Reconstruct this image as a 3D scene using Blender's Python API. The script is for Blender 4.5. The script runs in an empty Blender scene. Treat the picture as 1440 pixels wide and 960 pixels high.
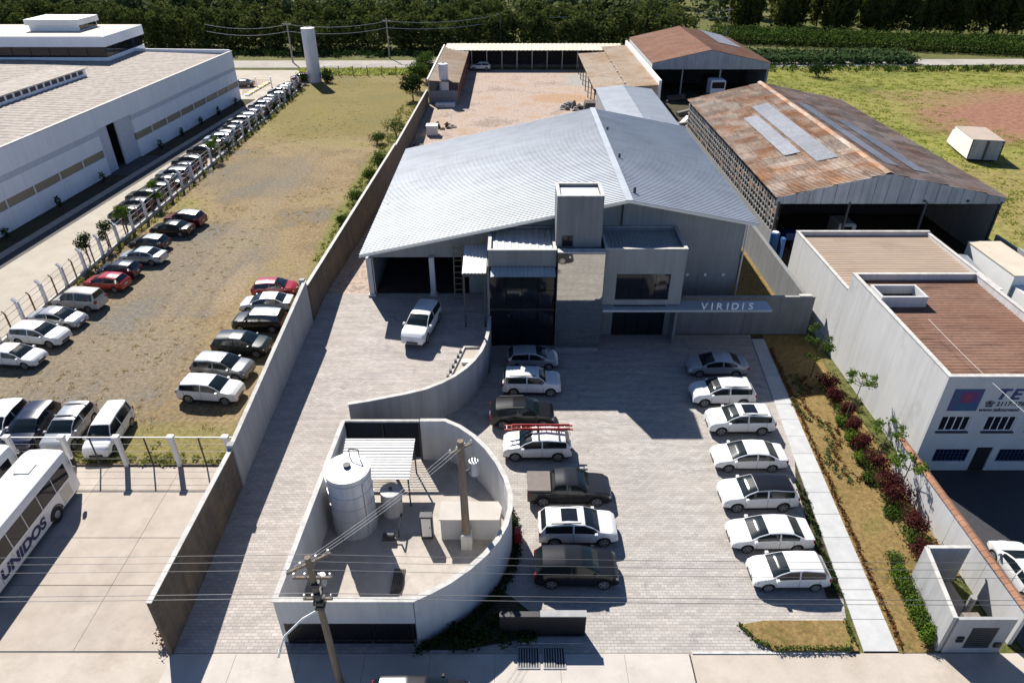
import bpy, math, random
import numpy as np
from mathutils import Vector, Matrix
R = math.radians
random.seed(7)
rng = np.random.default_rng(11)
scene = bpy.context.scene
COL = scene.collection

# ------------------------------------------------------------------ camera
FPX, PITCH, CAM_H = 960.0, R(32.4), 30.0
cam_data = bpy.data.cameras.new("drone_camera")
cam_data.sensor_width = 36.0
cam_data.lens = 24.0
cam_data.clip_end = 4000
cam = bpy.data.objects.new("drone_camera", cam_data)
COL.objects.link(cam)
cam.location = (0, 0, CAM_H)
cam.rotation_euler = (R(90) - PITCH, 0, 0)
scene.camera = cam

# ------------------------------------------------------------------ sky, sun, exposure
SUN_EL, SUN_AZ = R(42.5), math.atan2(-0.5, 1.0)      # azimuth from +Y towards +X
w = bpy.data.worlds.new("World")
scene.world = w
w.use_nodes = True
nt = w.node_tree
nt.nodes.clear()
wo = nt.nodes.new("ShaderNodeOutputWorld")
bg = nt.nodes.new("ShaderNodeBackground")
sky = nt.nodes.new("ShaderNodeTexSky")
sky.sky_type = 'NISHITA'
sky.sun_disc = False
sky.sun_elevation = SUN_EL
sky.sun_rotation = SUN_AZ
sky.altitude = 900
sky.air_density = 0.5
sky.dust_density = 0.0
sky.ozone_density = 3.0
bg.inputs[1].default_value = 0.1
nt.links.new(sky.outputs[0], bg.inputs[0])
nt.links.new(bg.outputs[0], wo.inputs[0])
sd = bpy.data.lights.new("sun", 'SUN')
sd.energy = 5.0
sd.angle = R(0.53)
sd.color = (1.0, 0.955, 0.885)
sun = bpy.data.objects.new("sun", sd)
COL.objects.link(sun)
sdir = Vector((math.sin(SUN_AZ) * math.cos(SUN_EL), math.cos(SUN_AZ) * math.cos(SUN_EL), math.sin(SUN_EL)))
sun.rotation_euler = sdir.to_track_quat('Z', 'Y').to_euler()
sun.location = (0, 0, 80)
scene.view_settings.view_transform = 'Standard'
scene.view_settings.look = 'None'
scene.view_settings.exposure = 0.7
scene.view_settings.gamma = 1.0
scene.cycles.max_bounces = 6
scene.cycles.diffuse_bounces = 3
scene.cycles.glossy_bounces = 3
scene.cycles.caustics_reflective = False
scene.cycles.caustics_refractive = False
try:
    scene.cycles.use_denoising = True
except Exception:
    pass

# ------------------------------------------------------------------ survey helper: photo pixel + height -> ground position (metres)
_s, _c = math.sin(PITCH), math.cos(PITCH)
def G(px, py, z=0.0):
    dx, dz = (px - 720) / FPX, -(py - 480) / FPX
    t = (z - CAM_H) / (-_s + dz * _c)
    return (dx * t, (_c + dz * _s) * t)

# ------------------------------------------------------------------ materials
MATS = {}
def lin(c):
    return tuple(((v / 12.92) if v <= 0.04045 else ((v + 0.055) / 1.055) ** 2.4) for v in c)
def new_mat(name):
    m = bpy.data.materials.new(name)
    m.use_nodes = True
    n = m.node_tree.nodes
    return m, n, m.node_tree.links, n["Principled BSDF"]
def mat(name, base, rough=0.7, var=None, vs=1.0, stretch=(1, 1, 1), bump=0.0, bs=30.0, metal=0.0, spec=0.5,
        c3=None, s3=0.2, t3=(0.5, 0.6), coat=0.0, rnd=0.0, emit=None):
    """noise-mottled surface: base <-> var by noise, an optional third colour by a larger noise, fine bump."""
    m, n, L, b = new_mat(name)
    b.inputs["Roughness"].default_value = rough
    b.inputs["Metallic"].default_value = metal
    b.inputs["Specular IOR Level"].default_value = spec
    b.inputs["Coat Weight"].default_value = coat
    b.inputs["Coat Roughness"].default_value = 0.05
    base4 = (*base, 1)
    tc = n.new("ShaderNodeTexCoord")
    mp = n.new("ShaderNodeMapping")
    mp.inputs["Scale"].default_value = stretch
    L.new(tc.outputs["Object"], mp.inputs[0])
    out = None
    if var is not None:
        nz = n.new("ShaderNodeTexNoise")
        nz.inputs["Scale"].default_value = vs
        nz.inputs["Detail"].default_value = 6
        nz.inputs["Roughness"].default_value = 0.65
        L.new(mp.outputs[0], nz.inputs["Vector"])
        cr = n.new("ShaderNodeValToRGB")
        cr.color_ramp.elements[0].position = 0.32
        cr.color_ramp.elements[0].color = base4
        cr.color_ramp.elements[1].position = 0.68
        cr.color_ramp.elements[1].color = (*var, 1)
        L.new(nz.outputs[0], cr.inputs[0])
        out = cr.outputs[0]
    if c3 is not None:
        n3 = n.new("ShaderNodeTexNoise")
        n3.inputs["Scale"].default_value = s3
        n3.inputs["Detail"].default_value = 8
        n3.inputs["Roughness"].default_value = 0.7
        L.new(tc.outputs["Object"], n3.inputs["Vector"])
        r3 = n.new("ShaderNodeMapRange")
        r3.inputs[1].default_value, r3.inputs[2].default_value = t3
        L.new(n3.outputs[0], r3.inputs[0])
        mx = n.new("ShaderNodeMix")
        mx.data_type = 'RGBA'
        L.new(r3.outputs[0], mx.inputs[0])
        if out is not None:
            L.new(out, mx.inputs[6])
        else:
            mx.inputs[6].default_value = base4
        mx.inputs[7].default_value = (*c3, 1)
        out = mx.outputs[2]
    if rnd > 0:
        oi = n.new("ShaderNodeObjectInfo")
        mr = n.new("ShaderNodeMapRange")
        mr.inputs[3].default_value, mr.inputs[4].default_value = 1 - rnd, 1 + rnd
        L.new(oi.outputs["Random"], mr.inputs[0])
        hs = n.new("ShaderNodeHueSaturation")
        L.new(mr.outputs[0], hs.inputs["Value"])
        if out is not None:
            L.new(out, hs.inputs["Color"])
        else:
            hs.inputs["Color"].default_value = base4
        out = hs.outputs[0]
    if out is not None:
        L.new(out, b.inputs["Base Color"])
    else:
        b.inputs["Base Color"].default_value = base4
    if bump > 0:
        nb = n.new("ShaderNodeTexNoise")
        nb.inputs["Scale"].default_value = bs
        nb.inputs["Detail"].default_value = 4
        L.new(mp.outputs[0], nb.inputs["Vector"])
        bp = n.new("ShaderNodeBump")
        bp.inputs["Strength"].default_value = bump
        bp.inputs["Distance"].default_value = 0.05
        L.new(nb.outputs[0], bp.inputs["Height"])
        L.new(bp.outputs[0], b.inputs["Normal"])
    MATS[name] = m
    return m

def streaks(name, amount=0.35, sx=2.2, sz=0.12):
    """rain run-off: vertical streaks that darken the paint a little, unevenly"""
    m = MATS[name]
    n, L = m.node_tree.nodes, m.node_tree.links
    b = n["Principled BSDF"]
    src = b.inputs["Base Color"].links[0].from_socket
    tc = n.new("ShaderNodeTexCoord")
    mp = n.new("ShaderNodeMapping")
    mp.inputs["Scale"].default_value = (sx, sx, sz)
    L.new(tc.outputs["Object"], mp.inputs[0])
    nz = n.new("ShaderNodeTexNoise")
    nz.inputs["Scale"].default_value = 1.0
    nz.inputs["Detail"].default_value = 7
    nz.inputs["Roughness"].default_value = 0.7
    L.new(mp.outputs[0], nz.inputs["Vector"])
    mr = n.new("ShaderNodeMapRange")
    mr.inputs[1].default_value, mr.inputs[2].default_value = 0.42, 0.75
    mr.inputs[3].default_value, mr.inputs[4].default_value = 1.0, 1.0 - amount
    L.new(nz.outputs[0], mr.inputs[0])
    hs = n.new("ShaderNodeHueSaturation")
    L.new(mr.outputs[0], hs.inputs["Value"])
    L.new(src, hs.inputs["Color"])
    L.new(hs.outputs[0], b.inputs["Base Color"])

def paver_mat(name, c1, c2, mortar, dirt, bw=0.34, rh=0.17):
    m, n, L, b = new_mat(name)
    b.inputs["Roughness"].default_value = 0.85
    b.inputs["Specular IOR Level"].default_value = 0.3
    tc = n.new("ShaderNodeTexCoord")
    br = n.new("ShaderNodeTexBrick")
    br.inputs["Scale"].default_value = 1.0
    br.inputs["Brick Width"].default_value = bw
    br.inputs["Row Height"].default_value = rh
    br.inputs["Mortar Size"].default_value = 0.013
    br.inputs["Mortar Smooth"].default_value = 0.2
    br.inputs["Bias"].default_value = -0.05
    br.inputs["Color1"].default_value = (*c1, 1)
    br.inputs["Color2"].default_value = (*c2, 1)
    br.inputs["Mortar"].default_value = (*mortar, 1)
    L.new(tc.outputs["Object"], br.inputs["Vector"])
    nz = n.new("ShaderNodeTexNoise")
    nz.inputs["Scale"].default_value = 0.35
    nz.inputs["Detail"].default_value = 8
    nz.inputs["Roughness"].default_value = 0.7
    L.new(tc.outputs["Object"], nz.inputs["Vector"])
    mr = n.new("ShaderNodeMapRange")
    mr.inputs[1].default_value, mr.inputs[2].default_value = 0.45, 0.75
    mr.inputs[4].default_value = 0.6
    L.new(nz.outputs[0], mr.inputs[0])
    mx = n.new("ShaderNodeMix")
    mx.data_type = 'RGBA'
    L.new(mr.outputs[0], mx.inputs[0])
    L.new(br.outputs[0], mx.inputs[6])
    mx.inputs[7].default_value = (*dirt, 1)
    # tyre-darkened streaks along the driving direction
    mp = n.new("ShaderNodeMapping")
    mp.inputs["Scale"].default_value = (0.25, 1.6, 1)
    L.new(tc.outputs["Object"], mp.inputs[0])
    n2 = n.new("ShaderNodeTexNoise")
    n2.inputs["Scale"].default_value = 1.3
    n2.inputs["Detail"].default_value = 7
    L.new(mp.outputs[0], n2.inputs["Vector"])
    m2 = n.new("ShaderNodeMapRange")
    m2.inputs[1].default_value, m2.inputs[2].default_value = 0.35, 0.7
    m2.inputs[3].default_value, m2.inputs[4].default_value = 0.86, 1.1
    L.new(n2.outputs[0], m2.inputs[0])
    hs = n.new("ShaderNodeHueSaturation")
    L.new(m2.outputs[0], hs.inputs["Value"])
    L.new(mx.outputs[2], hs.inputs["Color"])
    n4 = n.new("ShaderNodeTexNoise")
    n4.inputs["Scale"].default_value = 0.8
    n4.inputs["Detail"].default_value = 9
    n4.inputs["Roughness"].default_value = 0.72
    n4.inputs["Distortion"].default_value = 0.6
    L.new(tc.outputs["Object"], n4.inputs["Vector"])
    m4 = n.new("ShaderNodeMapRange")
    m4.inputs[1].default_value, m4.inputs[2].default_value = 0.58, 0.72
    m4.inputs[3].default_value, m4.inputs[4].default_value = 1.0, 0.64
    L.new(n4.outputs[0], m4.inputs[0])
    h4 = n.new("ShaderNodeHueSaturation")
    L.new(m4.outputs[0], h4.inputs["Value"])
    L.new(hs.outputs[0], h4.inputs["Color"])
    L.new(h4.outputs[0], b.inputs["Base Color"])
    bp = n.new("ShaderNodeBump")
    bp.inputs["Strength"].default_value = 0.5
    bp.inputs["Distance"].default_value = 0.02
    L.new(br.outputs["Fac"], bp.inputs["Height"])
    bp.invert = True
    L.new(bp.outputs[0], b.inputs["Normal"])
    MATS[name] = m
    return m

def field_mat(name, stops, scale=0.12, fine=2.5, spots=None, ps=3.2):
    """patchy ground: a ramp of colours by large noise broken up by fine noise; spots = (x, y, radius, colour) worn or green areas with ragged edges."""
    m, n, L, b = new_mat(name)
    b.inputs["Roughness"].default_value = 0.95
    b.inputs["Specular IOR Level"].default_value = 0.1
    tc = n.new("ShaderNodeTexCoord")
    n1 = n.new("ShaderNodeTexNoise")
    n1.inputs["Scale"].default_value = scale
    n1.inputs["Detail"].default_value = 10
    n1.inputs["Roughness"].default_value = 0.62
    L.new(tc.outputs["Object"], n1.inputs["Vector"])
    n2 = n.new("ShaderNodeTexNoise")
    n2.inputs["Scale"].default_value = fine
    n2.inputs["Detail"].default_value = 8
    n2.inputs["Roughness"].default_value = 0.75
    L.new(tc.outputs["Object"], n2.inputs["Vector"])
    ad = n.new("ShaderNodeMath")
    ad.operation = 'MULTIPLY_ADD'
    L.new(n2.outputs[0], ad.inputs[0])
    ad.inputs[1].default_value = 0.75
    ad.inputs[2].default_value = -0.375
    a2 = n.new("ShaderNodeMath")
    a2.operation = 'ADD'
    L.new(n1.outputs[0], a2.inputs[0])
    L.new(ad.outputs[0], a2.inputs[1])
    cr = n.new("ShaderNodeValToRGB")
    e = cr.color_ramp.elements
    while len(e) < len(stops):
        e.new(0.5)
    for i, (p, c) in enumerate(stops):
        e[i].position = p
        e[i].color = (*c, 1)
    L.new(a2.outputs[0], cr.inputs[0])
    out = cr.outputs[0]
    for (x, y, rx, ry, c, k) in (spots or []):
        mp = n.new("ShaderNodeMapping")
        mp.inputs["Location"].default_value = (-x / rx, -y / ry, 0)
        mp.inputs["Scale"].default_value = (1 / rx, 1 / ry, 0)
        L.new(tc.outputs["Object"], mp.inputs[0])
        ln = n.new("ShaderNodeVectorMath")
        ln.operation = 'LENGTH'
        L.new(mp.outputs[0], ln.inputs[0])
        sb = n.new("ShaderNodeMath")
        sb.operation = 'ADD'
        L.new(ln.outputs["Value"], sb.inputs[0])
        L.new(ad.outputs[0], sb.inputs[1])
        s2 = n.new("ShaderNodeMath")
        s2.operation = 'MULTIPLY_ADD'
        L.new(n1.outputs[0], s2.inputs[0])
        s2.inputs[1].default_value = 1.2
        s2.inputs[2].default_value = -0.6
        s4 = n.new("ShaderNodeMath")
        L.new(s2.outputs[0], s4.inputs[0])
        L.new(sb.outputs[0], s4.inputs[1])
        mr = n.new("ShaderNodeMapRange")
        mr.inputs[1].default_value, mr.inputs[2].default_value = 1.15, 0.75
        mr.inputs[3].default_value, mr.inputs[4].default_value = 0.0, k
        L.new(s4.outputs[0], mr.inputs[0])
        mx = n.new("ShaderNodeMix")
        mx.data_type = 'RGBA'
        L.new(mr.outputs[0], mx.inputs[0])
        L.new(out, mx.inputs[6])
        mx.inputs[7].default_value = (*c, 1)
        out = mx.outputs[2]
    # pebbly / tufted value break-up
    n3 = n.new("ShaderNodeTexNoise")
    n3.inputs["Scale"].default_value = ps
    n3.inputs["Detail"].default_value = 6
    n3.inputs["Roughness"].default_value = 0.8
    L.new(tc.outputs["Object"], n3.inputs["Vector"])
    mv = n.new("ShaderNodeMapRange")
    mv.inputs[1].default_value, mv.inputs[2].default_value = 0.3, 0.7
    mv.inputs[3].default_value, mv.inputs[4].default_value = 0.5, 1.42
    L.new(n3.outputs[0], mv.inputs[0])
    hs = n.new("ShaderNodeHueSaturation")
    L.new(mv.outputs[0], hs.inputs["Value"])
    L.new(out, hs.inputs["Color"])
    L.new(hs.outputs[0], b.inputs["Base Color"])
    bp = n.new("ShaderNodeBump")
    bp.inputs["Strength"].default_value = 0.7
    bp.inputs["Distance"].default_value = 0.12
    L.new(n3.outputs[0], bp.inputs["Height"])
    L.new(bp.outputs[0], b.inputs["Normal"])
    MATS[name] = m
    return m

def leaf_mat(name, c1, c2, c3=None, trans=0.3, ns=1.1):
    m, n, L, b = new_mat(name)
    n.remove(b)
    o = n["Material Output"]
    tc = n.new("ShaderNodeTexCoord")
    nz = n.new("ShaderNodeTexNoise")
    nz.inputs["Scale"].default_value = ns
    nz.inputs["Detail"].default_value = 8
    nz.inputs["Roughness"].default_value = 0.8
    L.new(tc.outputs["Object"], nz.inputs["Vector"])
    cr = n.new("ShaderNodeValToRGB")
    cr.color_ramp.elements[0].position = 0.35
    cr.color_ramp.elements[0].color = (*c1, 1)
    cr.color_ramp.elements[1].position = 0.62
    cr.color_ramp.elements[1].color = (*c2, 1)
    if c3:
        e = cr.color_ramp.elements.new(0.72)
        e.color = (*c3, 1)
    L.new(nz.outputs[0], cr.inputs[0])
    d = n.new("ShaderNodeBsdfDiffuse")
    t = n.new("ShaderNodeBsdfTranslucent")
    mx = n.new("ShaderNodeMixShader")
    mx.inputs[0].default_value = trans
    L.new(cr.outputs[0], d.inputs[0])
    L.new(cr.outputs[0], t.inputs[0])
    L.new(d.outputs[0], mx.inputs[1])
    L.new(t.outputs[0], mx.inputs[2])
    L.new(mx.outputs[0], o.inputs[0])
    MATS[name] = m
    return m

def rust_mat(name, pale, rust, dark, scale=0.25, thr=(0.42, 0.62), stretch=(1, 1, 1)):
    m = mat(name, pale, 0.85, var=tuple(v * 0.72 for v in pale), vs=3.0, bump=0.1, bs=12, spec=0.2,
            c3=rust, s3=scale, t3=thr, rnd=0.26)
    n, L = m.node_tree.nodes, m.node_tree.links
    b = n["Principled BSDF"]
    src = b.inputs["Base Color"].links[0].from_socket
    tc = n.new("ShaderNodeTexCoord")
    mp = n.new("ShaderNodeMapping")
    mp.inputs["Scale"].default_value = stretch
    L.new(tc.outputs["Object"], mp.inputs[0])
    nz = n.new("ShaderNodeTexNoise")
    nz.inputs["Scale"].default_value = 0.9
    nz.inputs["Detail"].default_value = 8
    nz.inputs["Roughness"].default_value = 0.75
    L.new(mp.outputs[0], nz.inputs["Vector"])
    mr = n.new("ShaderNodeMapRange")
    mr.inputs[1].default_value, mr.inputs[2].default_value = 0.5, 0.66
    mr.inputs[4].default_value = 0.75
    L.new(nz.outputs[0], mr.inputs[0])
    mx = n.new("ShaderNodeMix")
    mx.data_type = 'RGBA'
    L.new(mr.outputs[0], mx.inputs[0])
    L.new(src, mx.inputs[6])
    mx.inputs[7].default_value = (*dark, 1)
    L.new(mx.outputs[2], b.inputs["Base Color"])
    return m

# ------------------------------------------------------------------ mesh helpers
class MB:
    def __init__(self):
        self.v, self.f = [], []
    def add(self, vs, fs):
        o = len(self.v)
        self.v += [tuple(p) for p in vs]
        self.f += [tuple(i + o for i in f) for f in fs]
        return self
    def box(self, x0, x1, y0, y1, z0, z1):
        return self.add([(x0, y0, z0), (x1, y0, z0), (x1, y1, z0), (x0, y1, z0), (x0, y0, z1), (x1, y0, z1), (x1, y1, z1), (x0, y1, z1)],
                        [(0, 3, 2, 1), (4, 5, 6, 7), (0, 1, 5, 4), (1, 2, 6, 5), (2, 3, 7, 6), (3, 0, 4, 7)])
    def bbox(self, x0, x1, y0, y1, z0, z1, b=0.03):
        """box with bevelled top edges"""
        vs = [(x0, y0, z0), (x1, y0, z0), (x1, y1, z0), (x0, y1, z0), (x0, y0, z1 - b), (x1, y0, z1 - b), (x1, y1, z1 - b), (x0, y1, z1 - b),
              (x0 + b, y0 + b, z1), (x1 - b, y0 + b, z1), (x1 - b, y1 - b, z1), (x0 + b, y1 - b, z1)]
        fs = [(0, 3, 2, 1), (8, 9, 10, 11)]
        for i in range(4):
            j = (i + 1) % 4
            fs += [(i, j, 4 + j, 4 + i), (4 + i, 4 + j, 8 + j, 8 + i)]
        return self.add(vs, fs)
    def prism(self, poly, z0, z1):
        n = len(poly)
        a = z0 if isinstance(z0, (list, tuple)) else [z0] * n
        b = z1 if isinstance(z1, (list, tuple)) else [z1] * n
        vs = [(p[0], p[1], a[i]) for i, p in enumerate(poly)] + [(p[0], p[1], b[i]) for i, p in enumerate(poly)]
        area = sum(poly[i][0] * poly[(i + 1) % n][1] - poly[(i + 1) % n][0] * poly[i][1] for i in range(n))
        if area > 0:
            fs = [tuple(range(n - 1, -1, -1)), tuple(range(n, 2 * n))] + [(i, (i + 1) % n, n + (i + 1) % n, n + i) for i in range(n)]
        else:
            fs = [tuple(range(n)), tuple(range(2 * n - 1, n - 1, -1))] + [((i + 1) % n, i, n + i, n + (i + 1) % n) for i in range(n)]
        return self.add(vs, fs)
    def sheet(self, poly, z):
        n = len(poly)
        area = sum(poly[i][0] * poly[(i + 1) % n][1] - poly[(i + 1) % n][0] * poly[i][1] for i in range(n))
        zz = z if isinstance(z, (list, tuple)) else [z] * n
        vs = [(p[0], p[1], zz[i]) for i, p in enumerate(poly)]
        return self.add(vs, [tuple(range(n)) if area > 0 else tuple(range(n - 1, -1, -1))])
    def cyl(self, p0, p1, r0, r1=None, n=12, caps=True):
        r1 = r0 if r1 is None else r1
        p0, p1 = Vector(p0), Vector(p1)
        d = (p1 - p0).normalized()
        a = d.orthogonal().normalized()
        b = d.cross(a)
        vs = []
        for p, r in ((p0, r0), (p1, r1)):
            for i in range(n):
                t = 2 * math.pi * i / n
                vs.append(p + a * (r * math.cos(t)) + b * (r * math.sin(t)))
        fs = [(i, (i + 1) % n, n + (i + 1) % n, n + i) for i in range(n)]
        if caps:
            fs += [tuple(range(n - 1, -1, -1)), tuple(range(n, 2 * n))]
        return self.add(vs, fs)
    def tube(self, pts, r, n=6):
        for a, b in zip(pts[:-1], pts[1:]):
            self.cyl(a, b, r, r, n)
        return self
    def bar(self, p0, p1, w_, h_):
        """square bar between two points, w_ across and h_ up"""
        p0, p1 = Vector(p0), Vector(p1)
        d = (p1 - p0).normalized()
        s = d.cross(Vector((0, 0, 1)))
        s = Vector((1, 0, 0)) if s.length < 1e-4 else s.normalized()
        u = s.cross(d).normalized()
        vs = []
        for p in (p0, p1):
            for i, j in ((-1, -1), (1, -1), (1, 1), (-1, 1)):
                vs.append(p + s * (i * w_ / 2) + u * (j * h_ / 2))
        return self.add(vs, [(0, 3, 2, 1), (4, 5, 6, 7), (0, 1, 5, 4), (1, 2, 6, 5), (2, 3, 7, 6), (3, 0, 4, 7)])
    def wall(self, pts, t, z0, z1, closed=False):
        """wall of thickness t along a path (mitred)"""
        n = len(pts)
        P = [Vector((p[0], p[1])) for p in pts]
        za = z0 if isinstance(z0, (list, tuple)) else [z0] * n
        zb = z1 if isinstance(z1, (list, tuple)) else [z1] * n
        rows = []
        for i in range(n):
            if closed:
                d0, d1 = (P[i] - P[i - 1]).normalized(), (P[(i + 1) % n] - P[i]).normalized()
            else:
                d0 = (P[i] - P[i - 1]).normalized() if i > 0 else (P[1] - P[0]).normalized()
                d1 = (P[i + 1] - P[i]).normalized() if i < n - 1 else d0
            n0, n1 = Vector((-d0.y, d0.x)), Vector((-d1.y, d1.x))
            m_ = (n0 + n1)
            m_ = m_ / max(0.3, m_.dot(n0)) if m_.length > 1e-6 else n0
            a, b = P[i] + m_ * (t / 2), P[i] - m_ * (t / 2)
            rows.append([(a.x, a.y, za[i]), (b.x, b.y, za[i]), (b.x, b.y, zb[i]), (a.x, a.y, zb[i])])
        vs = [q for r_ in rows for q in r_]
        fs = []
        for i in range(n if closed else n - 1):
            j = (i + 1) % n
            for k in range(4):
                l = (k + 1) % 4
                fs.append((4 * i + k, 4 * j + k, 4 * j + l, 4 * i + l))
        if not closed:
            fs += [(3, 2, 1, 0), (4 * n - 4, 4 * n - 3, 4 * n - 2, 4 * n - 1)]
        return self.add(vs, fs)
    def corr(self, a0, a1, b0, b1, pitch=0.3, amp=0.04, thick=0.05):
        """corrugated sheet: ribs run a->b, profile repeats along 0->1 (a0->a1 is one edge, b0->b1 the opposite)"""
        a0, a1, b0, b1 = map(Vector, (a0, a1, b0, b1))
        nrm = (a1 - a0).cross(b0 - a0).normalized()
        if nrm.z < 0:
            nrm = -nrm
        Ln = (a1 - a0).length
        k = max(1, int(round(Ln / pitch)))
        prof = ((0.0, 0), (0.5, 0), (0.62, 1), (0.88, 1))
        ts = []
        for i in range(k):
            for u, h in prof:
                ts.append(((i + u) / k, h * amp))
        ts.append((1.0, 0.0))
        vs = []
        for t, h in ts:
            vs.append(a0.lerp(a1, t) + nrm * h)
            vs.append(b0.lerp(b1, t) + nrm * h)
        m = len(ts)
        fs = [(2 * i, 2 * i + 2, 2 * i + 3, 2 * i + 1) for i in range(m - 1)]
        o = len(vs)
        vs += [a0 - nrm * thick, a1 - nrm * thick, b1 - nrm * thick, b0 - nrm * thick]
        fs += [(o, o + 3, o + 2, o + 1)]
        return self.add(vs, fs)
    def quadwall(self, p, q, z0, z1):
        return self.add([(*p, z0), (*q, z0), (*q, z1), (*p, z1)], [(0, 1, 2, 3)])

def link(name, me, m, parent=None, smooth=None):
    o = bpy.data.objects.new(name, me)
    COL.objects.link(o)
    if m is not None and len(me.materials) == 0:
        me.materials.append(MATS[m] if isinstance(m, str) else m)
    if parent is not None:
        o.parent = parent
    return o
def build(mb, name, m, parent=None, smooth=None, local=False):
    """mesh data given in world metres (or local=True: already in the parent's frame)"""
    me = bpy.data.meshes.new(name)
    off = Vector((0, 0, 0))
    if parent is not None and not local:
        p = parent
        while p is not None:
            off += p.location
            p = p.parent
    vs = [(v[0] - off.x, v[1] - off.y, v[2] - off.z) for v in mb.v]
    me.from_pydata(vs, [], mb.f)
    if smooth:
        me.shade_smooth()
        me.set_sharp_from_angle(angle=R(smooth))
    me.update()
    return link(name, me, m, parent)
def thing(name, label, cat, loc=(0, 0, 0), rz=0.0, group=None):
    o = bpy.data.objects.new(name, None)
    o.empty_display_size = 0.3
    COL.objects.link(o)
    o.location = loc
    o.rotation_euler = (0, 0, rz)
    o["label"] = label
    o["category"] = cat
    if group:
        o["group"] = group
    return o
def tag(o, label, cat, group=None):
    o["label"], o["category"] = label, cat
    if group:
        o["group"] = group
    return o
def struct(mb, name, m):
    o = build(mb, name, m)
    o["kind"] = "structure"
    return o
def stuff(o):
    o["kind"] = "stuff"
    return o
def copy_tree(o, parent=None):
    c = o.copy()
    COL.objects.link(c)
    if parent is not None:
        c.parent = parent
    for ch in o.children:
        copy_tree(ch, c)
    return c
def recolour(o, m):
    o.material_slots[0].link = 'OBJECT'
    o.material_slots[0].material = MATS[m] if isinstance(m, str) else m

def leaves(name, blobs, n, size, m, parent=None, shell=0.45, flat=0.0, up=0.25, elong=1.0):
    """foliage: n leaf-sized faces spread through each blob (cx, cy, cz, rx, ry, rz)"""
    allv = []
    for bl in blobs:
        c, r = np.array(bl[:3]), np.array(bl[3:6])
        k = int(n * (bl[6] if len(bl) > 6 else 1))
        d = rng.normal(size=(k, 3))
        d /= np.linalg.norm(d, axis=1)[:, None] + 1e-9
        rad = shell + (1 - shell) * rng.random(k) ** 0.6
        rad *= 1 + 0.16 * np.sin(d[:, 0] * 5 + c[0]) * np.cos(d[:, 1] * 4 + c[1]) + 0.12 * rng.normal(size=k)
        p = c + d * rad[:, None] * r
        nr = d * 0.8 + rng.normal(size=(k, 3)) * 0.55 + np.array([0, 0, up])
        nr /= np.linalg.norm(nr, axis=1)[:, None] + 1e-9
        a = np.cross(nr, rng.normal(size=(k, 3)))
        a /= np.linalg.norm(a, axis=1)[:, None] + 1e-9
        b = np.cross(nr, a)
        s = size * (0.6 + 0.8 * rng.random(k))[:, None]
        q = np.stack([p - a * s * 0.5 * elong, p - b * s * 0.32 , p + a * s * 0.5 * elong, p + b * s * 0.32], axis=1)
        allv.append(q.reshape(-1, 3))
    V = np.concatenate(allv)
    off = Vector((0, 0, 0))
    if parent is not None:
        p_ = parent
        while p_ is not None:
            off += p_.location
            p_ = p_.parent
    V = V - np.array(off)
    nf = len(V) // 4
    me = bpy.data.meshes.new(name)
    me.vertices.add(len(V))
    me.vertices.foreach_set("co", V.astype(np.float32).ravel())
    me.loops.add(nf * 4)
    me.loops.foreach_set("vertex_index", np.arange(nf * 4, dtype=np.int32))
    me.polygons.add(nf)
    me.polygons.foreach_set("loop_start", np.arange(0, nf * 4, 4, dtype=np.int32))
    me.update(calc_edges=True)
    return link(name, me, m, parent)

# ------------------------------------------------------------------ palette
mat("concrete_pale", (0.52, 0.46, 0.395), 0.9, var=(0.42, 0.37, 0.315), vs=0.5, bump=0.15, bs=6, spec=0.25, c3=(0.34, 0.28, 0.22), s3=0.35, t3=(0.5, 0.8))
mat("concrete_slab", (0.48, 0.42, 0.36), 0.9, var=(0.39, 0.335, 0.285), vs=0.8, bump=0.12, bs=6, spec=0.25, c3=(0.30, 0.25, 0.21), s3=0.3, t3=(0.55, 0.8), rnd=0.05)
mat("walk_slab", (0.50, 0.505, 0.50), 0.85, var=(0.42, 0.425, 0.425), vs=1.4, bump=0.08, bs=9, spec=0.3, rnd=0.08)
mat("pave_slab", (0.55, 0.505, 0.455), 0.9, var=(0.45, 0.41, 0.37), vs=0.6, bump=0.1, bs=6, spec=0.25, c3=(0.38, 0.33, 0.28), s3=0.5, t3=(0.55, 0.8))
mat("road_grey", (0.42, 0.39, 0.345), 0.95, var=(0.33, 0.305, 0.27), vs=0.4, bump=0.1, spec=0.2, c3=(0.28, 0.25, 0.21), s3=0.15, t3=(0.5, 0.75))
mat("road_pale", (0.47, 0.43, 0.36), 0.95, var=(0.40, 0.35, 0.29), vs=0.4, bump=0.1, spec=0.2, c3=(0.33, 0.28, 0.22), s3=0.15, t3=(0.5, 0.75))
paver_mat("pavers", (0.47, 0.435, 0.40), (0.36, 0.333, 0.308), (0.275, 0.255, 0.235), (0.38, 0.335, 0.29))
paver_mat("pavers_deck", (0.51, 0.46, 0.42), (0.395, 0.355, 0.325), (0.30, 0.27, 0.25), (0.42, 0.355, 0.305))
OCH, GRA, GRN, DRY, CLAY = (0.235, 0.168, 0.08), (0.19, 0.17, 0.148), (0.135, 0.13, 0.034), (0.29, 0.215, 0.132), (0.28, 0.21, 0.14)
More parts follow.
